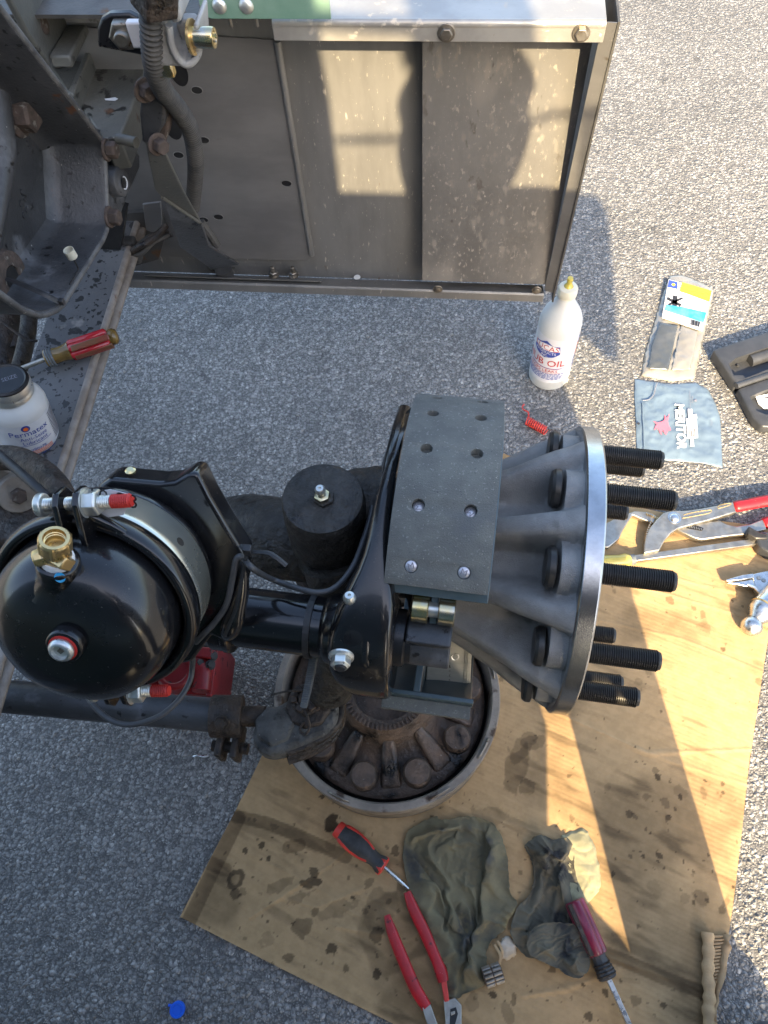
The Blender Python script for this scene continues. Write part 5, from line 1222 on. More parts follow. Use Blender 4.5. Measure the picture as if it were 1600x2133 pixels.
# ---- hub oil bottle on the asphalt
b0 = PZ(1142, 783, 0); HB = PY(1189, 586, b0.y).z
bt = thing('oil_bottle', 'white plastic HUB OIL bottle with a yellow pointed tip on the shaded asphalt', 'bottle', b0)
rB = .0465; U_ = Vector((0, 0, 1))
zs = HB / .262
MB().lathe([(.040, .0), (.0445, .002), (rB, .007), (rB, .158 * zs), (rB - .0006, .166 * zs), (.0445, .174 * zs), (.0395, .187 * zs), (.0300, .202 * zs), (.0220, .213 * zs), (.0185, .224 * zs), (.0185, .236 * zs)], b0, U_, 48).build('bottle_body', M['plastic_white'], bt, smooth=60)
MB().lathe([(.0200, .230 * zs), (.0205, .232 * zs), (.0205, .246 * zs), (.0185, .249 * zs), (.0115, .251 * zs), (.0003, .251 * zs)], b0, U_, 30).build('bottle_cap', M['plastic_clear'], bt)
MB().lathe([(.0105, .250 * zs), (.0085, .253 * zs), (.0062, .256 * zs), (.0056, .262 * zs), (.0066, .266 * zs), (.0055, .270 * zs), (.0003, .2705 * zs)], b0, U_, 24).build('spout_tip', M['yellow_plastic'], bt, smooth=60)
F0 = (Vector((0, 0, 0)) - Vector((b0.x, b0.y, 0))).normalized(); rot = Matrix.Rotation(math.radians(-23), 3, 'Z'); F_ = rot @ F0; R_ = U_.cross(F_)
rl_ = rB + .0004
KS = 1.32
def q2(P): return [(s_ * KS, (t_ - .097) * KS + .138) for s_, t_ in P]
lab = wrap_poly([(-.075, .030), (.150, .030), (.150, .172), (-.075, .172)], b0, rl_, R_, F_, U_); LB = lab.build('label', M['label_white'], bt, smooth=80)
r2 = rl_ + .0004
shield = [(-.026, .088), (-.022, .104), (-.012, .108), (0, .116), (.012, .108), (.024, .108), (.026, .090), (.016, .082), (0, .077), (-.016, .081)]
wrap_poly(q2(shield), b0, r2, R_, F_, U_).build('shield_print', M['ink_blue'], LB)
wrap_poly(q2([(-.026, .095), (-.020, .103), (.0, .110), (.022, .106), (.025, .096), (.0, .094)]), b0, r2 + .0003, R_, F_, U_).build('shield_field', M['ink_white'], LB)
def bp_(txt, size, s, t, m, sx=1., dr=.0012, slope=0.):
    wrap_text(txt, size * KS, b0, rl_ + dr, R_, F_, U_, s * KS, (t - .097) * KS + .138, sx, slope).build('lettering', M[m], LB, fix=False)
bp_('LUCAS', .0165, 0, .1005, 'ink_red', .95)
bp_('OIL', .006, 0, .110, 'ink_blue')
bp_('PRODUCTS', .0080, 0, .0900, 'ink_white', .95); bp_('INC.', .0072, 0, .0825, 'ink_white')
bp_('HUB OIL', .0215, 0, .0655, 'ink_red', .95)
wrap_poly(q2([(-.040, .0525), (.040, .0525), (.040, .0535), (-.040, .0535)]), b0, r2, R_, F_, U_).build('rule_print', M['ink_blue'], LB)
bp_('STOPS LEAKS', .0098, 0, .0468, 'ink_red')
for a_, b_ in ((.0405, .0412), (.0518, .0525)): wrap_poly(q2([(-.034, a_), (.034, a_), (.034, b_), (-.034, b_)]), b0, r2, R_, F_, U_).build('box_print', M['ink_red'], LB)
rr = random.Random(2)
for k in range(5):
    w_ = rr.uniform(.030, .042); z_ = .0375 - k * .0032
    x_ = -w_
    while x_ < w_:
        l_ = rr.uniform(.003, .008); wrap_poly(q2([(x_, z_), (min(w_, x_ + l_), z_), (min(w_, x_ + l_), z_ + .0016), (x_, z_ + .0016)]), b0, r2, R_, F_, U_).build('small_print', M['ink_blue'], LB); x_ += l_ + .0015
for k in range(16):
    z_ = .160 - k * .0068
    x_ = .078; e_ = .078 + rr.uniform(.022, .030)
    wrap_poly([(x_, z_), (e_, z_), (e_, z_ + .0022), (x_, z_ + .0022)], b0, r2, R_, F_, U_).build('small_print', M['ink_orange' if k in (3, 4, 5, 6, 7, 8) else 'ink_blue'], LB)
# ---- white jar on the leaf spring
j0 = PZ(62, 908, .503); j1 = PY(9, 789, j0.y + .012); UJ = (j1 - j0).normalized(); HJ = (j1 - j0).length; rJ = .0425
jr = thing('lubricant_jar', 'white lubricant jar with a black lid standing on the leaf spring at the left edge', 'jar', j0)
MB().lathe([(rJ - .005, 0), (rJ - .001, .002), (rJ, .006), (rJ, HJ * .60), (rJ - .002, HJ * .66), (rJ - .008, HJ * .73), (rJ - .0125, HJ * .76), (rJ - .0135, HJ * .80)], j0, UJ, 56).build('jar_body', M['plastic_white'], jr, smooth=60)
MB().lathe([(rJ - .012, HJ * .785), (rJ - .0105, HJ * .79), (rJ - .0112, HJ * .82), (rJ - .0100, HJ * .83), (rJ - .0112, HJ * .86), (rJ - .0100, HJ * .875), (rJ - .0105, HJ * .95), (rJ - .0125, HJ * .985)], j0, UJ, 48, caps=False).build('lid_band', M['zinc'], jr)
MB().lathe([(rJ - .0112, HJ * .955), (rJ - .0118, HJ * .985), (rJ - .0150, HJ * 1.0), (rJ - .0175, HJ * .985), (.0003, HJ * .985)], j0, UJ, 48).build('lid_top', M['lid_black'], jr)
FJ = (Vector(CAM) - j0); FJ = (FJ - UJ * FJ.dot(UJ)).normalized(); rot = Matrix.Rotation(math.radians(2), 3, UJ); FJ = rot @ FJ; RJ = UJ.cross(FJ)
LJ = wrap_poly([(-.05, .007), (.062, .007), (.062, HJ * .56), (-.05, HJ * .56)], j0, rJ + .0004, RJ, FJ, UJ).build('label', M['label_grey'], jr, smooth=80)
def jp(txt, size, s, t, m, dr=.0012, sx=1.): wrap_text(txt, size, j0, rJ + dr, RJ, FJ, UJ, s, t * HJ, sx).build('lettering', M[m], LJ, fix=False)
jp('Permatex', .0150, .000, .425, 'ink_blue'); jp('Anti-Seize', .0100, .004, .335, 'ink_blue'); jp('Lubricant', .0100, .004, .265, 'ink_blue'); jp('#80078', .0078, .004, .135, 'ink_blue')
wrap_poly([(-.022, HJ * .215), (.030, HJ * .215), (.030, HJ * .222), (-.022, HJ * .222)], j0, rJ + .0009, RJ, FJ, UJ).build('rule_print', M['ink_blue'], LJ)
for k in range(3): wrap_poly([(-.020, HJ * (.10 - k * .022)), (.026, HJ * (.10 - k * .022)), (.026, HJ * (.11 - k * .022)), (-.020, HJ * (.11 - k * .022))], j0, rJ + .0009, RJ, FJ, UJ).build('small_print', M['ink_orange'], LJ)
jp('8 FL OZ / 250 mL NET', .0058, .006, .032, 'ink_blue')
dd = [on_cyl(j0, rJ + .0010, RJ, FJ, UJ, -.003 + .0062 * math.cos(t), HJ * .51 + .0062 * math.sin(t)) for t in [2 * PI * k / 24 for k in range(24)]]
MB().add(dd, [tuple(range(24))]).build('logo_disc', M['ink_blue'], LJ, fix=False)
dd = [on_cyl(j0, rJ + .0018, RJ, FJ, UJ, -.003 + .0036 * math.cos(t), HJ * .51 + .0036 * math.sin(t)) for t in [2 * PI * k / 20 for k in range(20)]]
MB().add(dd, [tuple(range(20))]).build('logo_dot', M['ink_orange'], LJ, fix=False)
for k in range(13):
    z_ = HJ * (.50 - k * .034); wrap_poly([(.036, z_), (.058, z_), (.058, z_ + HJ * .018), (.036, z_ + HJ * .018)], j0, rJ + .0009, RJ, FJ, UJ).build('small_print', M['ink_grey'], LJ)
u_ = RJ; w_ = UJ.cross(u_)
vs, fs = text_flat('SEIZE', .010)
MB().add([j0 + UJ * (HJ * .9862) + u_ * (x * .9 + .006) + w_ * (y) for x, y in vs], fs).build('lid_lettering', M['ink_grey'], jr, fix=False)

# ================================================================== SCREWDRIVERS
def star(o, axis, r0, r1, l0, l1, n=6, ref=None):
    """fluted grip"""
    mb = MB(); u, w, a = frame_of(axis); vs = []; fs = []; Nn = n * 6; ls_ = [(l0, .82), (l0 + .003, 1), (l1 - .003, 1), (l1, .86)]
    for l, s in ls_:
        for k in range(Nn):
            t = 2 * PI * k / Nn; r = (r0 + (r1 - r0) * abs(math.cos(n * t / 2)) ** .5) * s
            vs.append(Vector(o) + a * l + (u * math.cos(t) + w * math.sin(t)) * r)
    for i in range(3):
        for k in range(Nn): fs.append((i * Nn + k, i * Nn + (k + 1) % Nn, (i + 1) * Nn + (k + 1) % Nn, (i + 1) * Nn + k))
    fs += [tuple(range(Nn - 1, -1, -1)), tuple(range(3 * Nn, 4 * Nn))]
    return mb.add(vs, fs)
# red and amber screwdriver across the leaf spring
s_a = PZ(245, 698, .525); s_b = PZ(95, 748, .522); s_c = PZ(25, 775, .512)
sd = thing('screwdriver', 'old screwdriver with a red and amber handle lying across the leaf spring', 'screwdriver', (s_a + s_b) / 2, 'screwdrivers')
ad = (s_b - s_a).normalized(); L_ = (s_b - s_a).length
star(s_a, ad, .0125, .0170, .014, L_ * .66, 6).build('handle', M['red_clear'], sd, smooth=50)
for k in (0, 1, 2):
    t = -1.2 + k * 1.05; u, w, a_ = frame_of(ad)
    MB().box(s_a + ad * (L_ * .36) + (u * math.cos(t) + w * math.sin(t)) * .0150, (.010, .004, L_ * .52), Matrix((u * -math.sin(t) + w * math.cos(t), u * math.cos(t) + w * math.sin(t), ad)).transposed()).build('clear_flute', M['grimy_clear'], sd, bevel=.0015)
MB().lathe([(.0045, -.001), (.0100, .0005), (.0132, .005), (.0132, .010), (.0105, .0145), (.0105, .016)], s_a, ad, 28).build('end_knob', M['amber'], sd, smooth=60)
MB().lathe([(.0155, L_ * .655), (.0135, L_ * .70), (.0120, L_ * .80), (.0150, L_ * .98), (.0120, L_ * 1.0)], s_a, ad, 28).build('collar', M['amber'], sd, smooth=60)
MB().lathe([(.0138, L_ * .88), (.0152, L_ * .90), (.0138, L_ * .915), (.0154, L_ * .93), (.0142, L_ * .945), (.0156, L_ * .96), (.0145, L_ * .975)], s_a, ad, 28, caps=False).build('grip_ring', M['tie_grey'], sd)
MB().tube([s_b, s_c], .0040, 12).build('shaft', M['tool_steel'], sd)
# red and black soft grip screwdriver on the cardboard
ZC = CARD_T
s_a = PZ(708, 1730, ZC + .017); s_b = PZ(800, 1806, ZC + .017); s_c = PZ(851, 1852, ZC + .012)
sd = thing('screwdriver', 'red and black soft grip screwdriver beside the oily rag on the cardboard', 'screwdriver', (s_a + s_b) / 2, 'screwdrivers')
L_ = (s_b - s_a).length; ad = (s_b - s_a).normalized(); side = Vector((0, 0, 1)).cross(ad)
prof = [(.010, -.004), (.0135, .002), (.0160, .016), (.0178, L_ * .35), (.0165, L_ * .55), (.0125, L_ * .74), (.0118, L_ * .82), (.0155, L_ * .93), (.0150, L_ * .98), (.010, L_)]
MB().lathe(prof, s_a, ad, 28).build('handle', M['grip_black'], sd, smooth=60)
for s_ in (-1, 1):
    pts = [s_a + ad * (L_ * f) + side * (s_ * r) + Vector((0, 0, .0055)) for f, r in ((.06, .010), (.25, .0125), (.45, .0120), (.62, .009), (.70, .006))]
    MB().tube(smoothpath(pts, 5), [.004] + [.0055] * 18 + [.0045, .0025], 12, flat=(1.1, .8), up=side).build('red_inlay', M['red_bright'], sd, smooth=80)
MB().lathe([(.0135, -.006), (.0145, -.002), (.0140, .006)], s_a, ad, 24).build('red_end', M['red_bright'], sd)
MB().lathe([(.0125, L_ * .84), (.0162, L_ * .93), (.0168, L_ * .985), (.0145, L_ * 1.01), (.006, L_ * 1.015)], s_a, ad, 6).build('red_collar', M['red_bright'], sd, bevel=.002)
MB().tube([s_b, s_b.lerp(s_c, .8), s_c], [.0034, .0032, .0022], 12).build('shaft', M['steel_bright'], sd)
# maroon screwdriver, lower right
s_a = PZ(1196, 1876, ZC + .018); s_b = PZ(1268, 2040, ZC + .018); s_c = PZ(1318, 2150, ZC + .012)
sd = thing('screwdriver', 'maroon and grey handled screwdriver pointing down beside the darker rag', 'screwdriver', (s_a + s_b) / 2, 'screwdrivers')
L_ = (s_b - s_a).length; ad = (s_b - s_a).normalized()
star(s_a, ad, .0125, .0172, 0, L_ * .70, 4).build('handle', M['maroon'], sd, smooth=50)
u, w, a_ = frame_of(ad); t = .1
side = Vector((0, 0, 1)).cross(ad)
MB().box(s_a + ad * (L_ * .35) - side * .010 + Vector((0, 0, .0085)), (.0105, .010, L_ * .66), Matrix((side, ad.cross(side), ad)).transposed()).build('grey_flute', M['greasy_rust'], sd, bevel=.002)
MB().lathe([(.013, L_ * .695), (.0115, L_ * .74), (.0125, L_ * .80), (.0155, L_ * .92), (.0150, L_ * .985), (.0110, L_)], s_a, ad, 8).build('collar', M['grip_black'], sd, bevel=.001)
for k in range(4): MB().lathe([(.0130 + k * .0006, L_ * (.80 + k * .045)), (.0146 + k * .0006, L_ * (.81 + k * .045)), (.0130 + k * .0006, L_ * (.825 + k * .045))], s_a, ad, 20, caps=False).build('collar_ring', M['greasy_rust'], sd)
MB().box((s_b + s_c) / 2, (.0075, .0075, (s_c - s_b).length), Matrix((side, ad.cross(side), (s_c - s_b).normalized())).transposed()).build('shaft', M['steel_bright'], sd, bevel=.0005)

# ================================================================== PLIERS
def slab(px, z0, z1, name, m, par, bevel=.0015):
    return MB().prism([PZ(u, v, z1) for u, v in px], (0, 0, -(z1 - z0))).build(name, M[m], par, bevel=bevel)
pl = thing('long_pliers', 'red handled long pliers spread open on the cardboard, partly under the oily rag', 'pliers', PZ(900, 2000, ZC))
def handle(par, pts, rad, m, z=.012, name='handle', flat=(1, .7)):
    P = smoothpath([PZ(u, v, ZC + z) for u, v in pts], 5); R_ = list(np.interp(np.linspace(0, 1, len(P)), np.linspace(0, 1, len(rad)), rad))
    return MB().tube(P, R_, 16, flat=flat, up=(1, .3, 0)).build(name, M[m], par, smooth=80)
handle(pl, [(806, 1906), (818, 1945), (842, 2005), (866, 2060), (889, 2098)], [.005, .0085, .0095, .0095, .0095, .0085], 'red_grip')
handle(pl, [(848, 1858), (862, 1895), (886, 1945), (905, 1990), (918, 2022), (924, 2045)], [.006, .0090, .0095, .0090, .0085, .010, .0085], 'red_grip')
slab([(879, 2097), (897, 2092), (914, 2140), (925, 2180), (905, 2190)], ZC + .006, ZC + .017, 'steel_shank', 'tool_steel', pl)
slab([(918, 2042), (930, 2040), (936, 2085), (926, 2088)], ZC + .006, ZC + .017, 'red_shank', 'red_bright', pl)
slab([(924, 2084), (948, 2078), (962, 2094), (962, 2150), (955, 2190), (920, 2190), (928, 2130)], ZC + .004, ZC + .015, 'jaw_plate', 'tool_steel', pl)
slab([(938, 2102), (950, 2098), (954, 2112), (944, 2150), (936, 2150)], ZC + .0152, ZC + .0156, 'jaw_slot', 'lid_black', pl, 0)
slab([(939, 2108), (948, 2106), (948, 2112), (940, 2116)], ZC + .0157, ZC + .018, 'slot_pin', 'tool_steel', pl, .0005)
# the slip joint pliers on the right
wp_ = thing('slip_joint_pliers', 'big worn slip joint pliers with red handles half on the cardboard, right edge', 'pliers', PZ(1440, 1090, ZC))
slab([(1342, 1152), (1344, 1128), (1352, 1102), (1368, 1082), (1382, 1068), (1402, 1063), (1425, 1064), (1460, 1059), (1500, 1052), (1528, 1045), (1534, 1066), (1505, 1075), (1478, 1083), (1440, 1093), (1412, 1101), (1398, 1110), (1385, 1125), (1374, 1146)], ZC + .012, ZC + .026, 'upper_lever', 'tool_steel', wp_, .002)
for k in range(15):
    f = k / 14; u = 1342 + 10 * f ** 1.6 + (12 * max(0, f - .7)); v = 1150 - 62 * f
    MB().box(PZ(u, v, ZC + .019), (.0028, .0024, .013), Matrix.Rotation(.6, 3, 'Z')).build('tooth', M['tool_steel'], wp_)
slab([(1409, 1103), (1440, 1094), (1480, 1086), (1500, 1084), (1515, 1092), (1535, 1096), (1562, 1092), (1592, 1080), (1597, 1102), (1560, 1112), (1520, 1116), (1462, 1124), (1446, 1120)], ZC + .004, ZC + .017, 'lower_lever', 'tool_steel', wp_, .002)
slab([(1429, 1100), (1445, 1092), (1466, 1100), (1463, 1106), (1440, 1102)], ZC + .0172, ZC + .0176, 'adjuster_slot', 'lid_black', wp_, 0)
for k in range(6): MB().box(PZ(1436 + k * 5, 1097 + k * 1.1, ZC + .018), (.0018, .005, .002), Matrix.Rotation(.3, 3, 'Z')).build('slot_tooth', M['tool_steel'], wp_)
slab([(1258, 1092), (1285, 1078), (1322, 1064), (1350, 1066), (1368, 1074), (1362, 1090), (1340, 1082), (1318, 1072), (1298, 1104), (1290, 1122), (1268, 1140), (1256, 1140)], ZC + .006, ZC + .018, 'jaw', 'tool_steel', wp_, .002)
for k in range(6): MB().box(PZ(1348 + k * 4.5, 1071 + k * 1.8, ZC + .0195), (.0016, .0055, .002), Matrix.Rotation(.4, 3, 'Z')).build('jaw_tooth', M['brass'], wp_)
pv = PZ(1405, 1079, ZC + .026); MB().lathe([(.0135, 0), (.0135, .001), (.0105, .0015), (.0100, .0035), (.006, .0058), (.0003, .0064)], pv, (0, 0, 1), 28).build('pivot_rivet', M['steel_bright'], wp_, smooth=50)
MB().tube(smoothpath([PZ(1422, 1079, ZC + .0265), PZ(1450, 1074, ZC + .0265), PZ(1478, 1068, ZC + .0265), PZ(1480, 1062, ZC + .0265), PZ(1450, 1066, ZC + .0265), PZ(1424, 1072, ZC + .0265)], 4), .0010, 6).build('raised_panel', M['brass'], wp_)
MB().tube(smoothpath([PZ(1496, 1059, ZC + .0265), PZ(1520, 1052, ZC + .0265), PZ(1521, 1048, ZC + .0265), PZ(1500, 1052, ZC + .0265), PZ(1495, 1057, ZC + .0265)], 4), .0010, 6).build('raised_panel', M['brass'], wp_)
P = smoothpath([PZ(1528, 1056, ZC + .019), PZ(1560, 1050, ZC + .019), PZ(1600, 1043, ZC + .018), PZ(1680, 1036, ZC + .018)], 5)
MB().tube(P, [.0105] + [.0125] * 9 + [.0130] * 6, 16, flat=(1, .8), up=(0, 1, 0)).build('handle', M['red_grip'], wp_, smooth=80)
P = smoothpath([PZ(1590, 1092, ZC + .011), PZ(1615, 1085, ZC + .011), PZ(1690, 1075, ZC + .011)], 5)
MB().tube(P, [.0105] + [.0125] * 10, 16, flat=(1, .8), up=(0, 1, 0)).build('handle', M['red_grip'], wp_, smooth=80)
# pry bar screwdriver with a yellow handle, under the studs
pb_ = thing('long_screwdriver', 'long square shanked screwdriver with a clear yellow handle below the slip joint pliers', 'screwdriver', PZ(1440, 1150, ZC))
a = PZ(1314, 1166, ZC + .011); b_ = PZ(1582, 1129, ZC + .013); d = (b_ - a).normalized(); sdv = Vector((0, 0, 1)).cross(d)
MB().box((a + b_) / 2, (.0135, .0125, (b_ - a).length), Matrix((sdv, d.cross(sdv), d)).transposed()).build('square_shank', M['tool_steel'], pb_, bevel=.0012)
a2 = PZ(1205, 1178, ZC + .014)
MB().tube([a2, a2.lerp(a, .5), a2.lerp(a, .78), a2.lerp(a, .90), a], [.015, .015, .0125, .0145, .0105], 12).build('handle', M['yellow_plastic'], pb_)
MB().lathe([(.0105, 0), (.0115, .001), (.0105, .010)], a - d * .002, d, 24).build('handle_ferrule', M['tie_grey'], pb_)
bs = thing('black_tool', 'black and grey metal tool end at the right edge by the pliers', 'tool', PZ(1590, 1135, ZC))
slab([(1572, 1112), (1590, 1106), (1640, 1110), (1640, 1162), (1604, 1152), (1584, 1140)], ZC + .001, ZC + .030, 'tool_head', 'case_black', bs, .004)
slab([(1560, 1095), (1583, 1108), (1600, 1112), (1600, 1122), (1575, 1122), (1558, 1112)], ZC + .012, ZC + .034, 'tool_wedge', 'stud_black', bs, .003)
# crimped needle nose pliers and the chrome ratchet at the right edge
np_ = thing('needle_nose_pliers', 'small shiny locking pliers with a pointed nose at the right edge of the cardboard', 'pliers', PZ(1560, 1210, ZC))
slab([(1513, 1207), (1548, 1197), (1570, 1194), (1572, 1203), (1545, 1208), (1514, 1211)], ZC + .014, ZC + .024, 'upper_jaw', 'steel_bright', np_, .0015)
slab([(1514, 1214), (1548, 1210), (1568, 1206), (1574, 1222), (1566, 1224), (1545, 1219)], ZC + .010, ZC + .022, 'lower_jaw', 'steel_bright', np_, .0015)
slab([(1566, 1196), (1590, 1190), (1620, 1185), (1620, 1225), (1600, 1238), (1586, 1242), (1574, 1228)], ZC + .008, ZC + .020, 'body', 'steel_bright', np_, .002)
MB().tube([PZ(1556, 1218, ZC + .022), PZ(1572, 1224, ZC + .022), PZ(1586, 1240, ZC + .020), PZ(1604, 1230, ZC + .02)], .0030, 8).build('spring_wire', M['steel_bright'], np_)
for u, v in ((1581, 1204), (1591, 1209), (1588, 1232)): MB().lathe([(.0045, 0), (.0040, .0015), (.0003, .0020)], PZ(u, v, ZC + .020), (0, 0, 1), 16).build('rivet', M['chrome_lip'], np_)
rt = thing('ratchet', 'chrome ratchet handle with a ball end at the right edge of the cardboard', 'ratchet', PZ(1580, 1290, ZC))
a = PZ(1566, 1304, ZC + .022)
MB().lathe([(.0003, -.0200), (.008, -.0185), (.0145, -.0135), (.0188, -.006), (.0200, .0), (.0188, .006), (.0150, .0125), (.0120, .016)], a, (PZ(1600, 1262, ZC + .028) - a), 40).build('ball_end', M['steel_bright'], rt, smooth=80)
b1 = PZ(1584, 1277, ZC + .026); b2 = PZ(1640, 1215, ZC + .03)
MB().tube([a.lerp(b1, .45), b1, b1.lerp(b2, .15), b1.lerp(b2, .3), b2], [.014, .024, .026, .026, .025], 28).build('barrel', M['steel_bright'], rt, smooth=40)
MB().lathe([(.0262, 0), (.0272, .002), (.0262, .004)], b1.lerp(b2, .12), (b2 - b1), 28, caps=False).build('barrel_ring', M['brass'], rt)

# ================================================================== RED COIL SPRING, BAGS AND THE BLACK CASE
rs_ = thing('red_coil_spring', 'small red coil spring with hooked ends lying on the asphalt above the hub', 'coil spring', PZ(1115, 888, 0))
a = PZ(1098, 876, .010); b_ = PZ(1138, 898, .010); d = (b_ - a).normalized(); u, w, _ = frame_of(d); L_ = (b_ - a).length; pts = []
for k in range(10 * 12): t = 2 * PI * k / 12; pts.append(a + d * (L_ * k / 120) + (u * math.cos(t) + w * math.sin(t)) * .0092)
MB().tube(pts, .0016, 6).build('coil', M['red_bright'], rs_, smooth=80)
MB().tube(smoothpath([a + w * .009, PZ(1101, 866, .010), PZ(1100, 858, .012), PZ(1092, 854, .010), PZ(1088, 848, .006), PZ(1092, 842, .006)], 4), .0017, 8).build('hook', M['red_bright'], rs_)
MB().tube(smoothpath([b_ + u * .008, PZ(1144, 895, .010), PZ(1155, 896, .008), PZ(1166, 903, .006), PZ(1172, 912, .006)], 4), .0014, 8).build('hook', M['rusty_bolt'], rs_)
def sheet(px, z, name, m, par, amp=.004, seed=1, n=60, edge=.0015, sc=22, thick=.0012):
    """a soft flat bag: outline in px, height rises off the ground with wrinkles"""
    P = [tuple(PZ(u, v, z)[:2]) for u, v in px]; A = np.array(P); st = max(np.ptp(A[:, 0]), np.ptp(A[:, 1])) / n
    X, Yy = np.meshgrid(np.arange(A[:, 0].min() - st, A[:, 0].max() + 2 * st, st), np.arange(A[:, 1].min() - st, A[:, 1].max() + 2 * st, st), indexing='ij')
    I = inpoly(X, Yy, P); dd, bx2, by2 = polydist(X, Yy, P)
    kc = I[:-1, :-1] | I[1:, :-1] | I[:-1, 1:] | I[1:, 1:]
    us = np.zeros_like(I); us[:-1, :-1] |= kc; us[1:, :-1] |= kc; us[:-1, 1:] |= kc; us[1:, 1:] |= kc
    xx = np.where(I, X, bx2); yy_ = np.where(I, Yy, by2); dd = np.where(I, dd, 0)
    w1 = 1 - np.abs(2 * fbm(xx * sc, yy_ * sc, seed) - 1); w2 = 1 - np.abs(2 * fbm(xx * sc * 2.3 + 4, yy_ * sc * 2.3, seed + 9) - 1)
    hh = z + edge + amp * np.clip(dd / .02, 0, 1) ** .6 * (.35 + .65 * w1 ** 3) + amp * .4 * w2 ** 4 * np.clip(dd / .01, 0, 1)
    ix = -np.ones(I.shape, int); ix[us] = np.arange(us.sum()); i_, j_ = np.nonzero(kc)
    mb = MB(); mb.v = [tuple(p) for p in np.stack([xx[us], yy_[us], hh[us]], 1).tolist()]
    mb.f = [tuple(q) for q in np.stack([ix[i_, j_], ix[i_ + 1, j_], ix[i_ + 1, j_ + 1], ix[i_, j_ + 1]], 1).tolist()]
    return mb.build(name, M[m], par, smooth=180, solid=thick, fix=False)
zb_ = thing('plastic_bag', 'clear zip bag with a yellow and blue header card lying on sunlit asphalt', 'plastic bag', PZ(1405, 690, 0))
sheet([(1394, 576), (1420, 573), (1470, 592), (1487, 606), (1476, 660), (1462, 720), (1447, 790), (1400, 796), (1335, 784), (1342, 740), (1360, 680), (1378, 620)], 0, 'bag_film', 'clear_bag', zb_, .010, 3, 46)
sheet([(1375, 672), (1412, 678), (1392, 772), (1350, 768), (1358, 720)], .012, 'bag_contents', 'bag_dark', zb_, .004, 8, 30)
sheet([(1418, 678), (1454, 690), (1438, 770), (1398, 772)], .011, 'bag_contents', 'clear_bag', zb_, .004, 18, 30)
def flat(px, z, m, par, name='print'):
    return MB().prism([PZ(u, v, z) for u, v in px], (0, 0, .0004)).build(name, M[m], par)
hd_ = MB().prism([PZ(u, v, .016) for u, v in ((1393, 582), (1484, 608), (1463, 690), (1379, 662))], (0, 0, .0008)).build('header_card', M['label_white'], zb_)
flat([(1394, 583), (1412, 588), (1411, 602), (1391, 598)], .0172, 'ink_blue', hd_)
flat([(1421, 588), (1483, 606), (1478, 629), (1416, 606)], .0172, 'yellow_print', hd_)
flat([(1391, 614), (1424, 620), (1418, 640), (1388, 634)], .0172, 'ink_white', hd_)
for q in ([(1391, 618), (1420, 634), (1417, 639), (1389, 624)], [(1420, 619), (1424, 622), (1394, 637), (1391, 633)], [(1402, 615), (1412, 617), (1410, 638), (1400, 636)]): flat(q, .0178, 'ink_black', hd_)
flat([(1388, 634), (1424, 640), (1472, 651), (1466, 672), (1384, 646)], .0172, 'cyan_print', hd_)
flat([(1425, 622), (1478, 634), (1473, 650), (1424, 638)], .0171, 'label_grey', hd_)
MB().lathe([(.0042, 0), (.0042, .0006)], PZ(1403, 593, .0176), (0, 0, 1), 20).build('logo_disc', M['yellow_print'], hd_)
for k in range(9): flat([(1440 + k * 2.1, 665 + k * .6), (1441.2 + k * 2.1 + (k % 3) * .4, 665.4 + k * .6), (1439.2 + k * 2.1 + (k % 3) * .4, 676.4 + k * .6), (1438 + k * 2.1, 676 + k * .6)], .0172, 'ink_black', hd_, 'bar_print')
def gtext(txt, size, u, v, z, dpx, m, par, sx=1., bold=0.):
    """flat lettering on the ground; dpx: reading direction in the photograph"""
    c = PZ(u, v, z); r_ = (PZ(u + dpx[0], v + dpx[1], z) - c).normalized(); up_ = Vector((0, 0, 1)).cross(r_)
    vs, fs = text_flat(txt, size, bold)
    return MB().add([c + r_ * (x * sx) + up_ * y for x, y in vs], fs).build('lettering', M[m], par, fix=False)
for k, s_ in enumerate(('CABLE TIES', 'NATURAL AND UV', 'ASSORTED LENGTHS')): gtext(s_, .0078, 1438, 599 + k * 6.5, .0178, (1, .28), 'ink_black', hd_)
gtext('100', .011, 1473, 611, .0178, (1, .28), 'ink_black', hd_)
# grey poly mailer
pm = thing('poly_mailer', 'torn grey blue plastic parts bag with MERITOR printed down it and a pink bull logo', 'plastic bag', PZ(1410, 880, 0))
sheet([(1322, 790), (1368, 797), (1400, 800), (1450, 798), (1475, 812), (1492, 845), (1500, 870), (1503, 920), (1505, 976), (1460, 965), (1390, 960), (1326, 957), (1324, 880), (1321, 830)], 0, 'bag_film', 'poly_grey', pm, .005, 11, 60)
zt_ = .0084
for ch, k in zip('MERITOR', range(7)): pass
gtext('MERITOR', .0285, 1417, 887, zt_, (.06, 1), 'ink_white', pm, 1.06, .03)
flat([(1430, 872), (1451, 872), (1454, 912), (1432, 914)], zt_, 'ink_white', pm, 'sticker')
flat([(1433, 852), (1442, 852), (1443, 872), (1434, 872)], zt_, 'ink_white', pm, 'sticker'); flat([(1444, 863), (1451, 863), (1452, 872), (1445, 872)], zt_, 'ink_white', pm, 'sticker'); flat([(1438, 914), (1444, 914), (1446, 930), (1439, 930)], zt_, 'ink_white', pm, 'sticker')
for k in range(4): flat([(1436 + k * 3.4, 898 - k * 2), (1437.6 + k * 3.4, 898 - k * 2), (1438.6 + k * 3.4, 910), (1436.8 + k * 3.4, 910)], zt_ + .0006, 'ink_black', pm, 'bar_print')
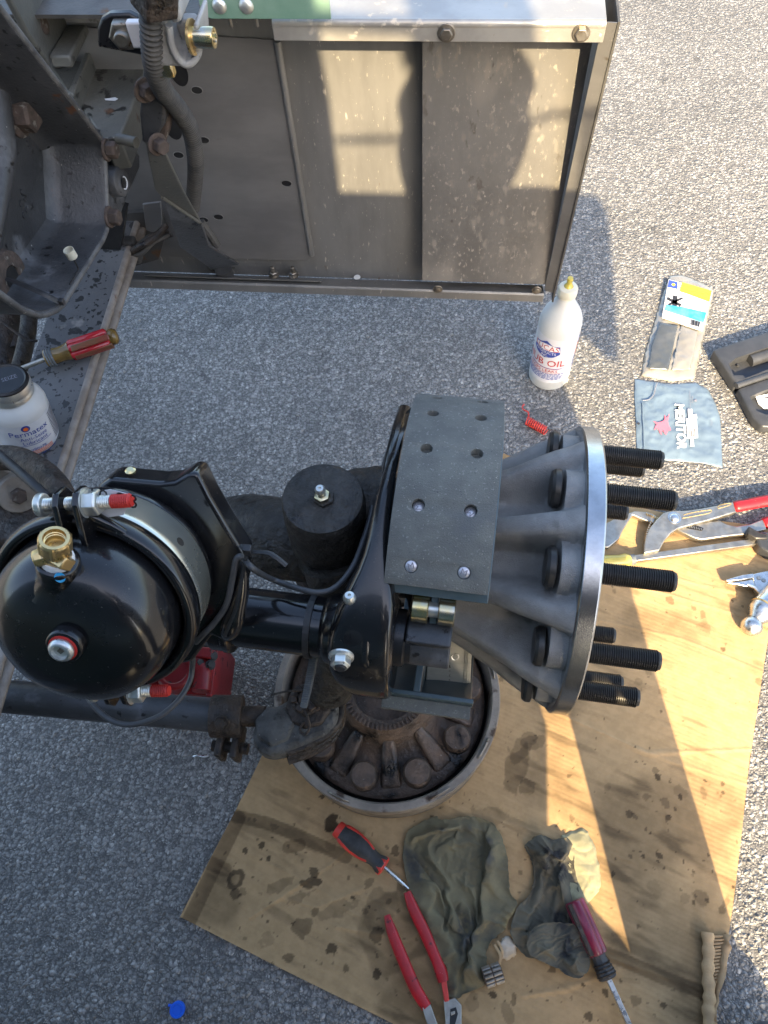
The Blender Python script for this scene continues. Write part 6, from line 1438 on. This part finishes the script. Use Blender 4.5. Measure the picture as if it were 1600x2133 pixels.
# the leaping bull emblem, simplified silhouette
bull = [(1361, 877), (1369, 880), (1377, 879), (1383, 876), (1385, 871), (1384, 864), (1388, 870), (1391, 868), (1394, 862), (1393, 870), (1391, 877), (1392, 884), (1396, 891), (1398, 896), (1394, 896), (1390, 900), (1388, 906), (1384, 902), (1381, 896), (1378, 900), (1379, 906), (1375, 902), (1372, 895), (1367, 892), (1363, 896), (1365, 888), (1368, 884)]
flat(bull, zt_, 'pink_print', pm, 'emblem')
gtext('warning', .0065, 1443, 832, zt_, (.04, 1), 'ink_grey', pm); gtext('keep bag away from children', .0042, 1438, 832, zt_, (.04, 1), 'ink_grey', pm)
MB().lathe([(.0035, 0), (.0028, .0004)], PZ(1449, 834, zt_), (0, 0, 1), 12).build('recycle_mark', M['ink_grey'], pm)
MB().tube([PZ(1338, 838, .009), PZ(1341, 900, .009), PZ(1343, 950, .009)], .0012, 6).build('heat_seal', M['poly_grey'], pm)
MB().tube(smoothpath([PZ(1339, 834, .009), PZ(1352, 832, .009), (PZ(1362, 822, .009)), PZ(1366, 806, .010), PZ(1369, 798, .010)], 4), .0010, 6).build('tear_line', M['ink_grey'], pm)
gtext('LOT 2', .006, 1482, 880, zt_, (.04, 1), 'ink_grey', pm)
MB().lathe([(.0032, 0), (.0032, .0004)], PZ(1330, 882, .0075), (0, 0, 1), 14).build('hang_hole', M['ink_black'], pm)
# open black tool case
bc = thing('tool_case', 'open black plastic tool case cut off by the right edge, white label inside', 'tool case', PZ(1560, 790, 0))
def tray(px, z1, name, inner, zin):
    o = MB().prism([PZ(u, v, z1) for u, v in px], (0, 0, -z1 + .002)).build(name, M['case_black'], bc, bevel=.005, seg=3)
    return o
t1 = tray([(1486, 728), (1520, 716), (1600, 690), (1680, 665), (1700, 740), (1534, 800)], .034, 'case_tray', None, 0)
t2 = tray([(1538, 808), (1620, 780), (1700, 755), (1720, 880), (1620, 890), (1588, 888), (1570, 870)], .028, 'case_lid', None, 0)
MB().tube([PZ(1534, 804, .030), PZ(1700, 748, .030)], .007, 14).build('hinge', M['case_black'], bc)
# moulded hollow: a recess cut with its own floor and walls
def recess(px, ztop, depth, name, par):
    top = [PZ(u, v, ztop + .0006) for u, v in px]; ce = sum(top, Vector()) / len(top)
    bot = [ce.lerp(p, .86) - Vector((0, 0, depth)) for p in top]
    n = len(top); mb = MB(); mb.add(top + bot, [(i, (i + 1) % n, n + (i + 1) % n, n + i) for i in range(n)] + [tuple(range(n, 2 * n))])
    return mb.build(name, M['case_black'], par, smooth=40, fix=False)
def cutrec(o, px, ztop, depth):
    mb = MB(); top = [PZ(u, v, ztop + .01) for u, v in px]; mb.prism(top, (0, 0, -depth - .01)); c = mb.build('cutter', M['case_black'], bc)
    m = o.modifiers.new('cut', 'BOOLEAN'); m.object = c; m.operation = 'DIFFERENCE'; m.solver = 'EXACT'; return c
cs = [cutrec(t1, [(1522, 752), (1536, 740), (1588, 722), (1640, 706), (1650, 745), (1556, 782), (1552, 776), (1532, 776)], .034, .026), cutrec(t2, [(1566, 820), (1600, 806), (1650, 790), (1660, 850), (1600, 858), (1580, 850)], .028, .018)]
bpy.context.view_layer.update(); dg = bpy.context.evaluated_depsgraph_get()
for o in (t1, t2):
    me = bpy.data.meshes.new_from_object(o.evaluated_get(dg)); o.modifiers.clear(); o.data = me; me.set_sharp_from_angle(angle=math.radians(35))
for c in cs: bpy.data.objects.remove(c)
MB().tube([PZ(1560, 752, .014), PZ(1660, 720, .014)], .016, 20).build('moulded_seat', M['case_black'], bc, smooth=60)
MB().lathe([(.004, 0), (.003, .004)], PZ(1537, 762, .010), (0, 0, 1), 14).build('latch_nub', M['case_black'], bc)
lw = MB().prism([PZ(u, v, .013) for u, v in ((1574, 826), (1640, 812), (1645, 846), (1592, 852), (1580, 842))], (0, 0, .0006)).build('label', M['ink_white'], bc)
for k in range(4): flat([(1593 + k * 6, 828 + k * .5), (1612 + k * 6, 823), (1612 + k * 6, 825), (1593 + k * 6, 830 + k * .5)], .0138, 'ink_black', lw, 'small_print')

# ================================================================== RAGS
def rag(px, lam, amp, seed, n=130, z=CARD_T, dirpx=(.2, 1.), edge=.003, rim=.016, lean=.006):
    """a crumpled cloth: long wandering folds, side folds and fine wrinkles over soft billows"""
    P = [tuple(PZ(u, v, z)[:2]) for u, v in px]
    Q = [Vector((*p, 0)) for p in P]; Q = smoothpath(Q + [Q[0]], 5)[:-1]
    rr = random.Random(seed); P = [(q.x + rr.uniform(-.0015, .0015), q.y + rr.uniform(-.0015, .0015)) for q in Q]
    A = np.array(P); st = max(np.ptp(A[:, 0]), np.ptp(A[:, 1])) / n
    X, Yy = np.meshgrid(np.arange(A[:, 0].min() - st, A[:, 0].max() + 2 * st, st), np.arange(A[:, 1].min() - st, A[:, 1].max() + 2 * st, st), indexing='ij')
    I = inpoly(X, Yy, P); dd, bx2, by2 = polydist(X, Yy, P)
    kc = I[:-1, :-1] | I[1:, :-1] | I[:-1, 1:] | I[1:, 1:]
    us = np.zeros_like(I); us[:-1, :-1] |= kc; us[1:, :-1] |= kc; us[:-1, 1:] |= kc; us[1:, 1:] |= kc
    xx = np.where(I, X, bx2); yy_ = np.where(I, Yy, by2); dd = np.where(I, dd, 0)
    d1 = np.array(PZ(px[0][0] + dirpx[0] * 100, px[0][1] + dirpx[1] * 100, z)[:2]) - np.array(PZ(*px[0], z)[:2]); d1 /= np.linalg.norm(d1); d2 = np.array([-d1[1], d1[0]])
    def folds(da, db, lam_, sd, warp):
        a_ = xx * da[0] + yy_ * da[1]; b_ = xx * db[0] + yy_ * db[1]
        ph = (b_ + warp * (fbm(a_ * 7 + sd, b_ * 9, sd, 2) - .5) + warp * .35 * (fbm(a_ * 22, b_ * 22 + sd, sd + 1, 2) - .5)) / lam_
        m = np.clip((fbm(a_ * 11, b_ * 17 + sd, sd + 2, 2) - .40) / .26, 0, 1)      # each fold runs for a while and dies out
        s_ = np.sin(PI * ph); asym = .35 * np.sin(2 * PI * ph)
        return (np.abs(s_) ** .85 + asym * (1 - np.abs(s_)) * .6) * m
    th = .85; c_, sn = math.cos(th), math.sin(th); d3 = d1 * c_ + d2 * sn; d4 = -d1 * sn + d2 * c_
    th = -1.1; c_, sn = math.cos(th), math.sin(th); d5 = d1 * c_ + d2 * sn; d6 = -d1 * sn + d2 * c_
    f1 = folds(d1, d2, lam, seed, .085); f2 = folds(d3, d4, lam * .72, seed + 20, .06); f3 = folds(d5, d6, lam * .40, seed + 40, .05)
    big = fbm(xx * 11, yy_ * 11, seed + 5, 2)
    ed = np.clip(dd / rim, 0, 1) ** .6
    h = edge * np.clip(dd / .003, .2, 1) + ed * amp * (.55 * np.clip(big - .2, 0, 1) + .60 * f1 + .27 * f2 + .09 * f3) + .0012 * (fbm(xx * 120, yy_ * 120, seed + 6, 2) - .5) * ed
    gx = np.gradient(h, axis=0) / st; gy = np.gradient(h, axis=1) / st
    xx = np.where(I, xx - lean * d2[0] * np.clip(h / amp, 0, 1) * (1 + gx * 0), xx); yy_ = np.where(I, yy_ - lean * d2[1] * np.clip(h / amp, 0, 1), yy_)
    ix = -np.ones(I.shape, int); ix[us] = np.arange(us.sum()); i_, j_ = np.nonzero(kc)
    mb = MB(); mb.v = [tuple(p) for p in np.stack([xx[us], yy_[us], z + h[us]], 1).tolist()]
    mb.f = [tuple(q) for q in np.stack([ix[i_, j_], ix[i_ + 1, j_], ix[i_ + 1, j_ + 1], ix[i_, j_ + 1]], 1).tolist()]
    return mb
r1 = [(852, 1728), (872, 1716), (905, 1698), (918, 1708), (990, 1702), (1018, 1712), (1036, 1726), (1050, 1760), (1058, 1800), (1062, 1862), (1078, 1878), (1070, 1902), (1054, 1918), (1052, 1938), (1030, 1952), (1012, 1972), (1010, 2000), (1013, 2048), (985, 2060), (948, 2080), (928, 2068), (930, 2040), (936, 2015), (918, 2002), (908, 1970), (890, 1940), (872, 1900), (848, 1840), (840, 1790), (842, 1752)]
def settle(px, name, m, parent, sa, sb, amp, seed, n=72, z=CARD_T, dirpx=(.2, 1.), frames=34, pin=.6):
    """let a cloth cut larger than its outline settle on the cardboard under gravity, then keep the settled mesh"""
    P = [tuple(PZ(u, v, z)[:2]) for u, v in px]
    Q = [Vector((*p, 0)) for p in P]; Q = smoothpath(Q + [Q[0]], 4)[:-1]
    rr = random.Random(seed); P = [(q.x + rr.uniform(-.002, .002), q.y + rr.uniform(-.002, .002)) for q in Q]
    A = np.array(P); d1 = np.array(PZ(px[0][0] + dirpx[0] * 100, px[0][1] + dirpx[1] * 100, z)[:2]) - np.array(PZ(*px[0], z)[:2]); d1 /= np.linalg.norm(d1); d2 = np.array([-d1[1], d1[0]])
    ca = A @ d1; cb = A @ d2; st = max(np.ptp(ca), np.ptp(cb)) / n
    ga, gb = np.meshgrid(np.arange(ca.min() - st, ca.max() + 2 * st, st), np.arange(cb.min() - st, cb.max() + 2 * st, st), indexing='ij')
    X = ga * d1[0] + gb * d2[0]; Yy = ga * d1[1] + gb * d2[1]
    I = inpoly(X, Yy, P); dd, bx2, by2 = polydist(X, Yy, P)
    kc = I[:-1, :-1] | I[1:, :-1] | I[:-1, 1:] | I[1:, 1:]
    us = np.zeros_like(I); us[:-1, :-1] |= kc; us[1:, :-1] |= kc; us[:-1, 1:] |= kc; us[1:, 1:] |= kc
    xx = np.where(I, X, bx2); yy_ = np.where(I, Yy, by2); dd = np.where(I, dd, 0)
    wa = ga + .09 * (fbm(xx * 9, yy_ * 9, seed + 3, 2) - .5); wb = gb + .09 * (fbm(xx * 9 + 5, yy_ * 9, seed + 4, 2) - .5)
    n1 = 1 - np.abs(2 * fbm(wa * 8, wb * 17, seed + 1, 2) - 1); n2 = 1 - np.abs(2 * fbm(wa * 20 + wb * 14, wb * 12 - wa * 9, seed + 8, 2) - 1); n3 = fbm(wa * 11, wb * 11, seed + 9, 1)
    zz = amp * (1.0 * np.clip(n1 - .45, 0, 1) * 1.6 + .8 * np.clip(n2 - .5, 0, 1) * 1.5 + .5 * n3) * np.clip(dd / .012, .1, 1) + .002 * fbm(xx * 60, yy_ * 60, seed + 2, 2)
    co = np.stack([xx[us], yy_[us], z + .003 + zz[us]], 1)
    ra = xx * d1[0] + yy_ * d1[1]; rb = xx * d2[0] + yy_ * d2[1]; ma, mb_ = ra[us].mean(), rb[us].mean()
    ra = ma + (ra - ma) * sa; rb = mb_ + (rb - mb_) * sb
    rest = np.stack([(ra * d1[0] + rb * d2[0])[us], (ra * d1[1] + rb * d2[1])[us], np.full(us.sum(), z)], 1)
    ix = -np.ones(I.shape, int); ix[us] = np.arange(us.sum()); i_, j_ = np.nonzero(kc)
    fc = np.stack([ix[i_, j_], ix[i_ + 1, j_], ix[i_ + 1, j_ + 1], ix[i_, j_ + 1]], 1)
    me = bpy.data.meshes.new('cloth'); me.from_pydata(co.tolist(), [], fc.tolist())
    o = bpy.data.objects.new('cloth', me); col.objects.link(o)
    o.shape_key_add(name='Basis'); k = o.shape_key_add(name='rest'); k.data.foreach_set('co', rest.astype(np.float32).ravel()); k.value = 0
    g_ = o.vertex_groups.new(name='pin'); g_.add([int(v) for v in np.nonzero(((~I) & us)[us])[0]], pin, 'REPLACE')
    fm = bpy.data.meshes.new('rest_plane'); fm.from_pydata([(-2, -2, z), (2, -2, z), (2, 2, z), (-2, 2, z)], [], [(0, 1, 2, 3)])
    fo = bpy.data.objects.new('rest_plane', fm); col.objects.link(fo); fo.modifiers.new('c', 'COLLISION'); fo.collision.thickness_outer = .001; fo.collision.cloth_friction = 20
    c = o.modifiers.new('cloth', 'CLOTH'); cs = c.settings; cs.rest_shape_key = k; cs.vertex_group_mass = 'pin'; cs.quality = 6; cs.mass = .08; cs.bending_stiffness = .012
    cs.tension_stiffness = 12; cs.compression_stiffness = 12; cs.shear_stiffness = 6; cs.air_damping = 2
    c.collision_settings.use_self_collision = True; c.collision_settings.self_distance_min = .0014; c.collision_settings.distance_min = .001; c.point_cache.frame_end = frames + 2
    for f in range(1, frames + 1): scene.frame_set(f)
    dg = bpy.context.evaluated_depsgraph_get(); e = o.evaluated_get(dg)
    q = np.empty(len(e.data.vertices) * 3, np.float32); e.data.vertices.foreach_get('co', q); q = q.reshape(-1, 3)
    bpy.data.objects.remove(o); bpy.data.objects.remove(fo)
    if not np.isfinite(q).all() or np.abs(q - co).max() > .12: q = co
    mb = MB(); mb.v = [tuple(map(float, p)) for p in q]; mb.f = [tuple(t_) for t_ in fc.tolist()]
    return mb.build(name, m, parent, smooth=180, solid=.0012, sub=1, fix=False)
tag(settle(r1, 'shop_rag', M['rag'], None, 1.28, 1.40, .030, 21, 84, dirpx=(.3, 1.)), 'larger crumpled greenish oily rag on the cardboard beside the red handled pliers', 'rag', 'oily rags')
r2 = thing('shop_rag', 'smaller twisted dark oily rag with a flap coloured pale as if sunlit beside the maroon screwdriver', 'rag', PZ(1150, 1880, ZC), 'oily rags')
rag([(1170, 1740), (1214, 1727), (1234, 1752), (1246, 1792), (1253, 1840), (1240, 1866), (1212, 1890), (1186, 1880), (1170, 1830), (1160, 1780)], .030, .012, 33, 90, dirpx=(.8, 1)).build('lit_flap', M['rag_lit'], r2, smooth=180, solid=.0012, fix=False)  # pale cloth colour stands in for sunlight on this part
settle([(1088, 1760), (1108, 1748), (1128, 1738), (1150, 1752), (1180, 1742), (1196, 1760), (1192, 1800), (1200, 1830), (1204, 1870), (1208, 1905), (1216, 1935), (1228, 1975), (1226, 2012), (1216, 2028), (1196, 2038), (1172, 2022), (1150, 2004), (1112, 1996), (1090, 1990), (1068, 1958), (1062, 1930), (1076, 1892), (1100, 1870), (1112, 1840), (1110, 1800)], 'twisted_body', M['rag_dark'], r2, 1.35, 1.60, .036, 47, 76, dirpx=(.22, 1))
settle([(1104, 1935), (1130, 1922), (1165, 1920), (1200, 1930), (1222, 1960), (1229, 2000), (1221, 2028), (1194, 2040), (1165, 2020), (1120, 2000), (1096, 1975)], 'folded_end', M['rag_dark'], r2, 1.25, 1.35, .016, 52, 50, z=CARD_T + .018, dirpx=(1, .5), frames=24, pin=.9)
scene.frame_set(1)

# ================================================================== SMALL THINGS
cap_ = thing('dust_plug', 'small bright blue plastic cap on the asphalt at the bottom left', 'plastic cap', PZ(371, 2102, 0))
cc = PZ(371, 2102, 0)
MB().lathe([(.0118, 0), (.0118, .0075), (.0108, .009), (.0085, .009), (.0080, .0078), (.0003, .0078)], cc, (.08, -.1, 1), 32).build('cap_shell', M['blue_cap'], cap_)
MB().box(cc + Vector((-.013, .004, .004)), (.006, .004, .003)).build('cap_tab', M['blue_cap'], cap_, bevel=.001)
bg_ = thing('roller_bearing', 'short shiny caged roller bearing poking out from under the oily rag', 'bearing', PZ(1032, 2030, ZC))
ba = PZ(1008, 2038, ZC + .015); bb_ = PZ(1046, 2024, ZC + .015)
MB().tube([ba, bb_], .0115, 24).build('inner_sleeve', M['drum_rust'], bg_)
u, w, a_ = frame_of(bb_ - ba)
for k in range(12):
    t = 2 * PI * k / 12; o_ = (u * math.cos(t) + w * math.sin(t)) * .0125
    MB().cyl(ba.lerp(bb_, .04) + o_, ba.lerp(bb_, .46) + o_, .0026, 10).build('roller', M['steel_dull'], bg_)
    MB().cyl(ba.lerp(bb_, .54) + o_, ba.lerp(bb_, .96) + o_, .0026, 10).build('roller', M['steel_dull'], bg_)
pt = thing('paper_scrap', 'crumpled oily white paper scrap between the two rags', 'paper scrap', PZ(1058, 1975, ZC))
rag([(1040, 1962), (1058, 1950), (1076, 1972), (1072, 1990), (1058, 2000), (1042, 1992)], .016, .014, 63, 30).build('paper_sheet', M['paper'], pt, smooth=60, solid=.0006)
for k, (a, b_, c_) in enumerate([((1030, 1968), (1042, 1990), (1040, 2010)), ((1036, 1960), (1046, 1980), (1043, 2000))]):
    MB().tube(smoothpath([PZ(*a, ZC + .006), PZ(*b_, ZC + .008), PZ(*c_, ZC + .005)], 4), .0022, 6, flat=(1, .3)).build('paper_strip', M['cardboard_plain'], pt)
tw = MB().tube(smoothpath([PZ(402, 1577, .003), PZ(412, 1574, .004), PZ(424, 1576, .003), PZ(434, 1574, .003)], 4), .0022, 6, flat=(1, .4)).build('foil_scrap', M['steel_bright'], None)
tag(tw, 'tiny shiny twisted foil scrap on the asphalt below the tie rod', 'scrap')
#lf = MB().prism([PZ(u, v, .004) for u, v in ((1187, 560), (1192, 540), (1199, 524), (1200, 532), (1194, 556))], (0, 0, .001)).build('pale_strip', M['label_grey'], None); tag(lf, 'thin pale plastic strip on the asphalt just right of the bumper bottom corner', 'plastic strip')
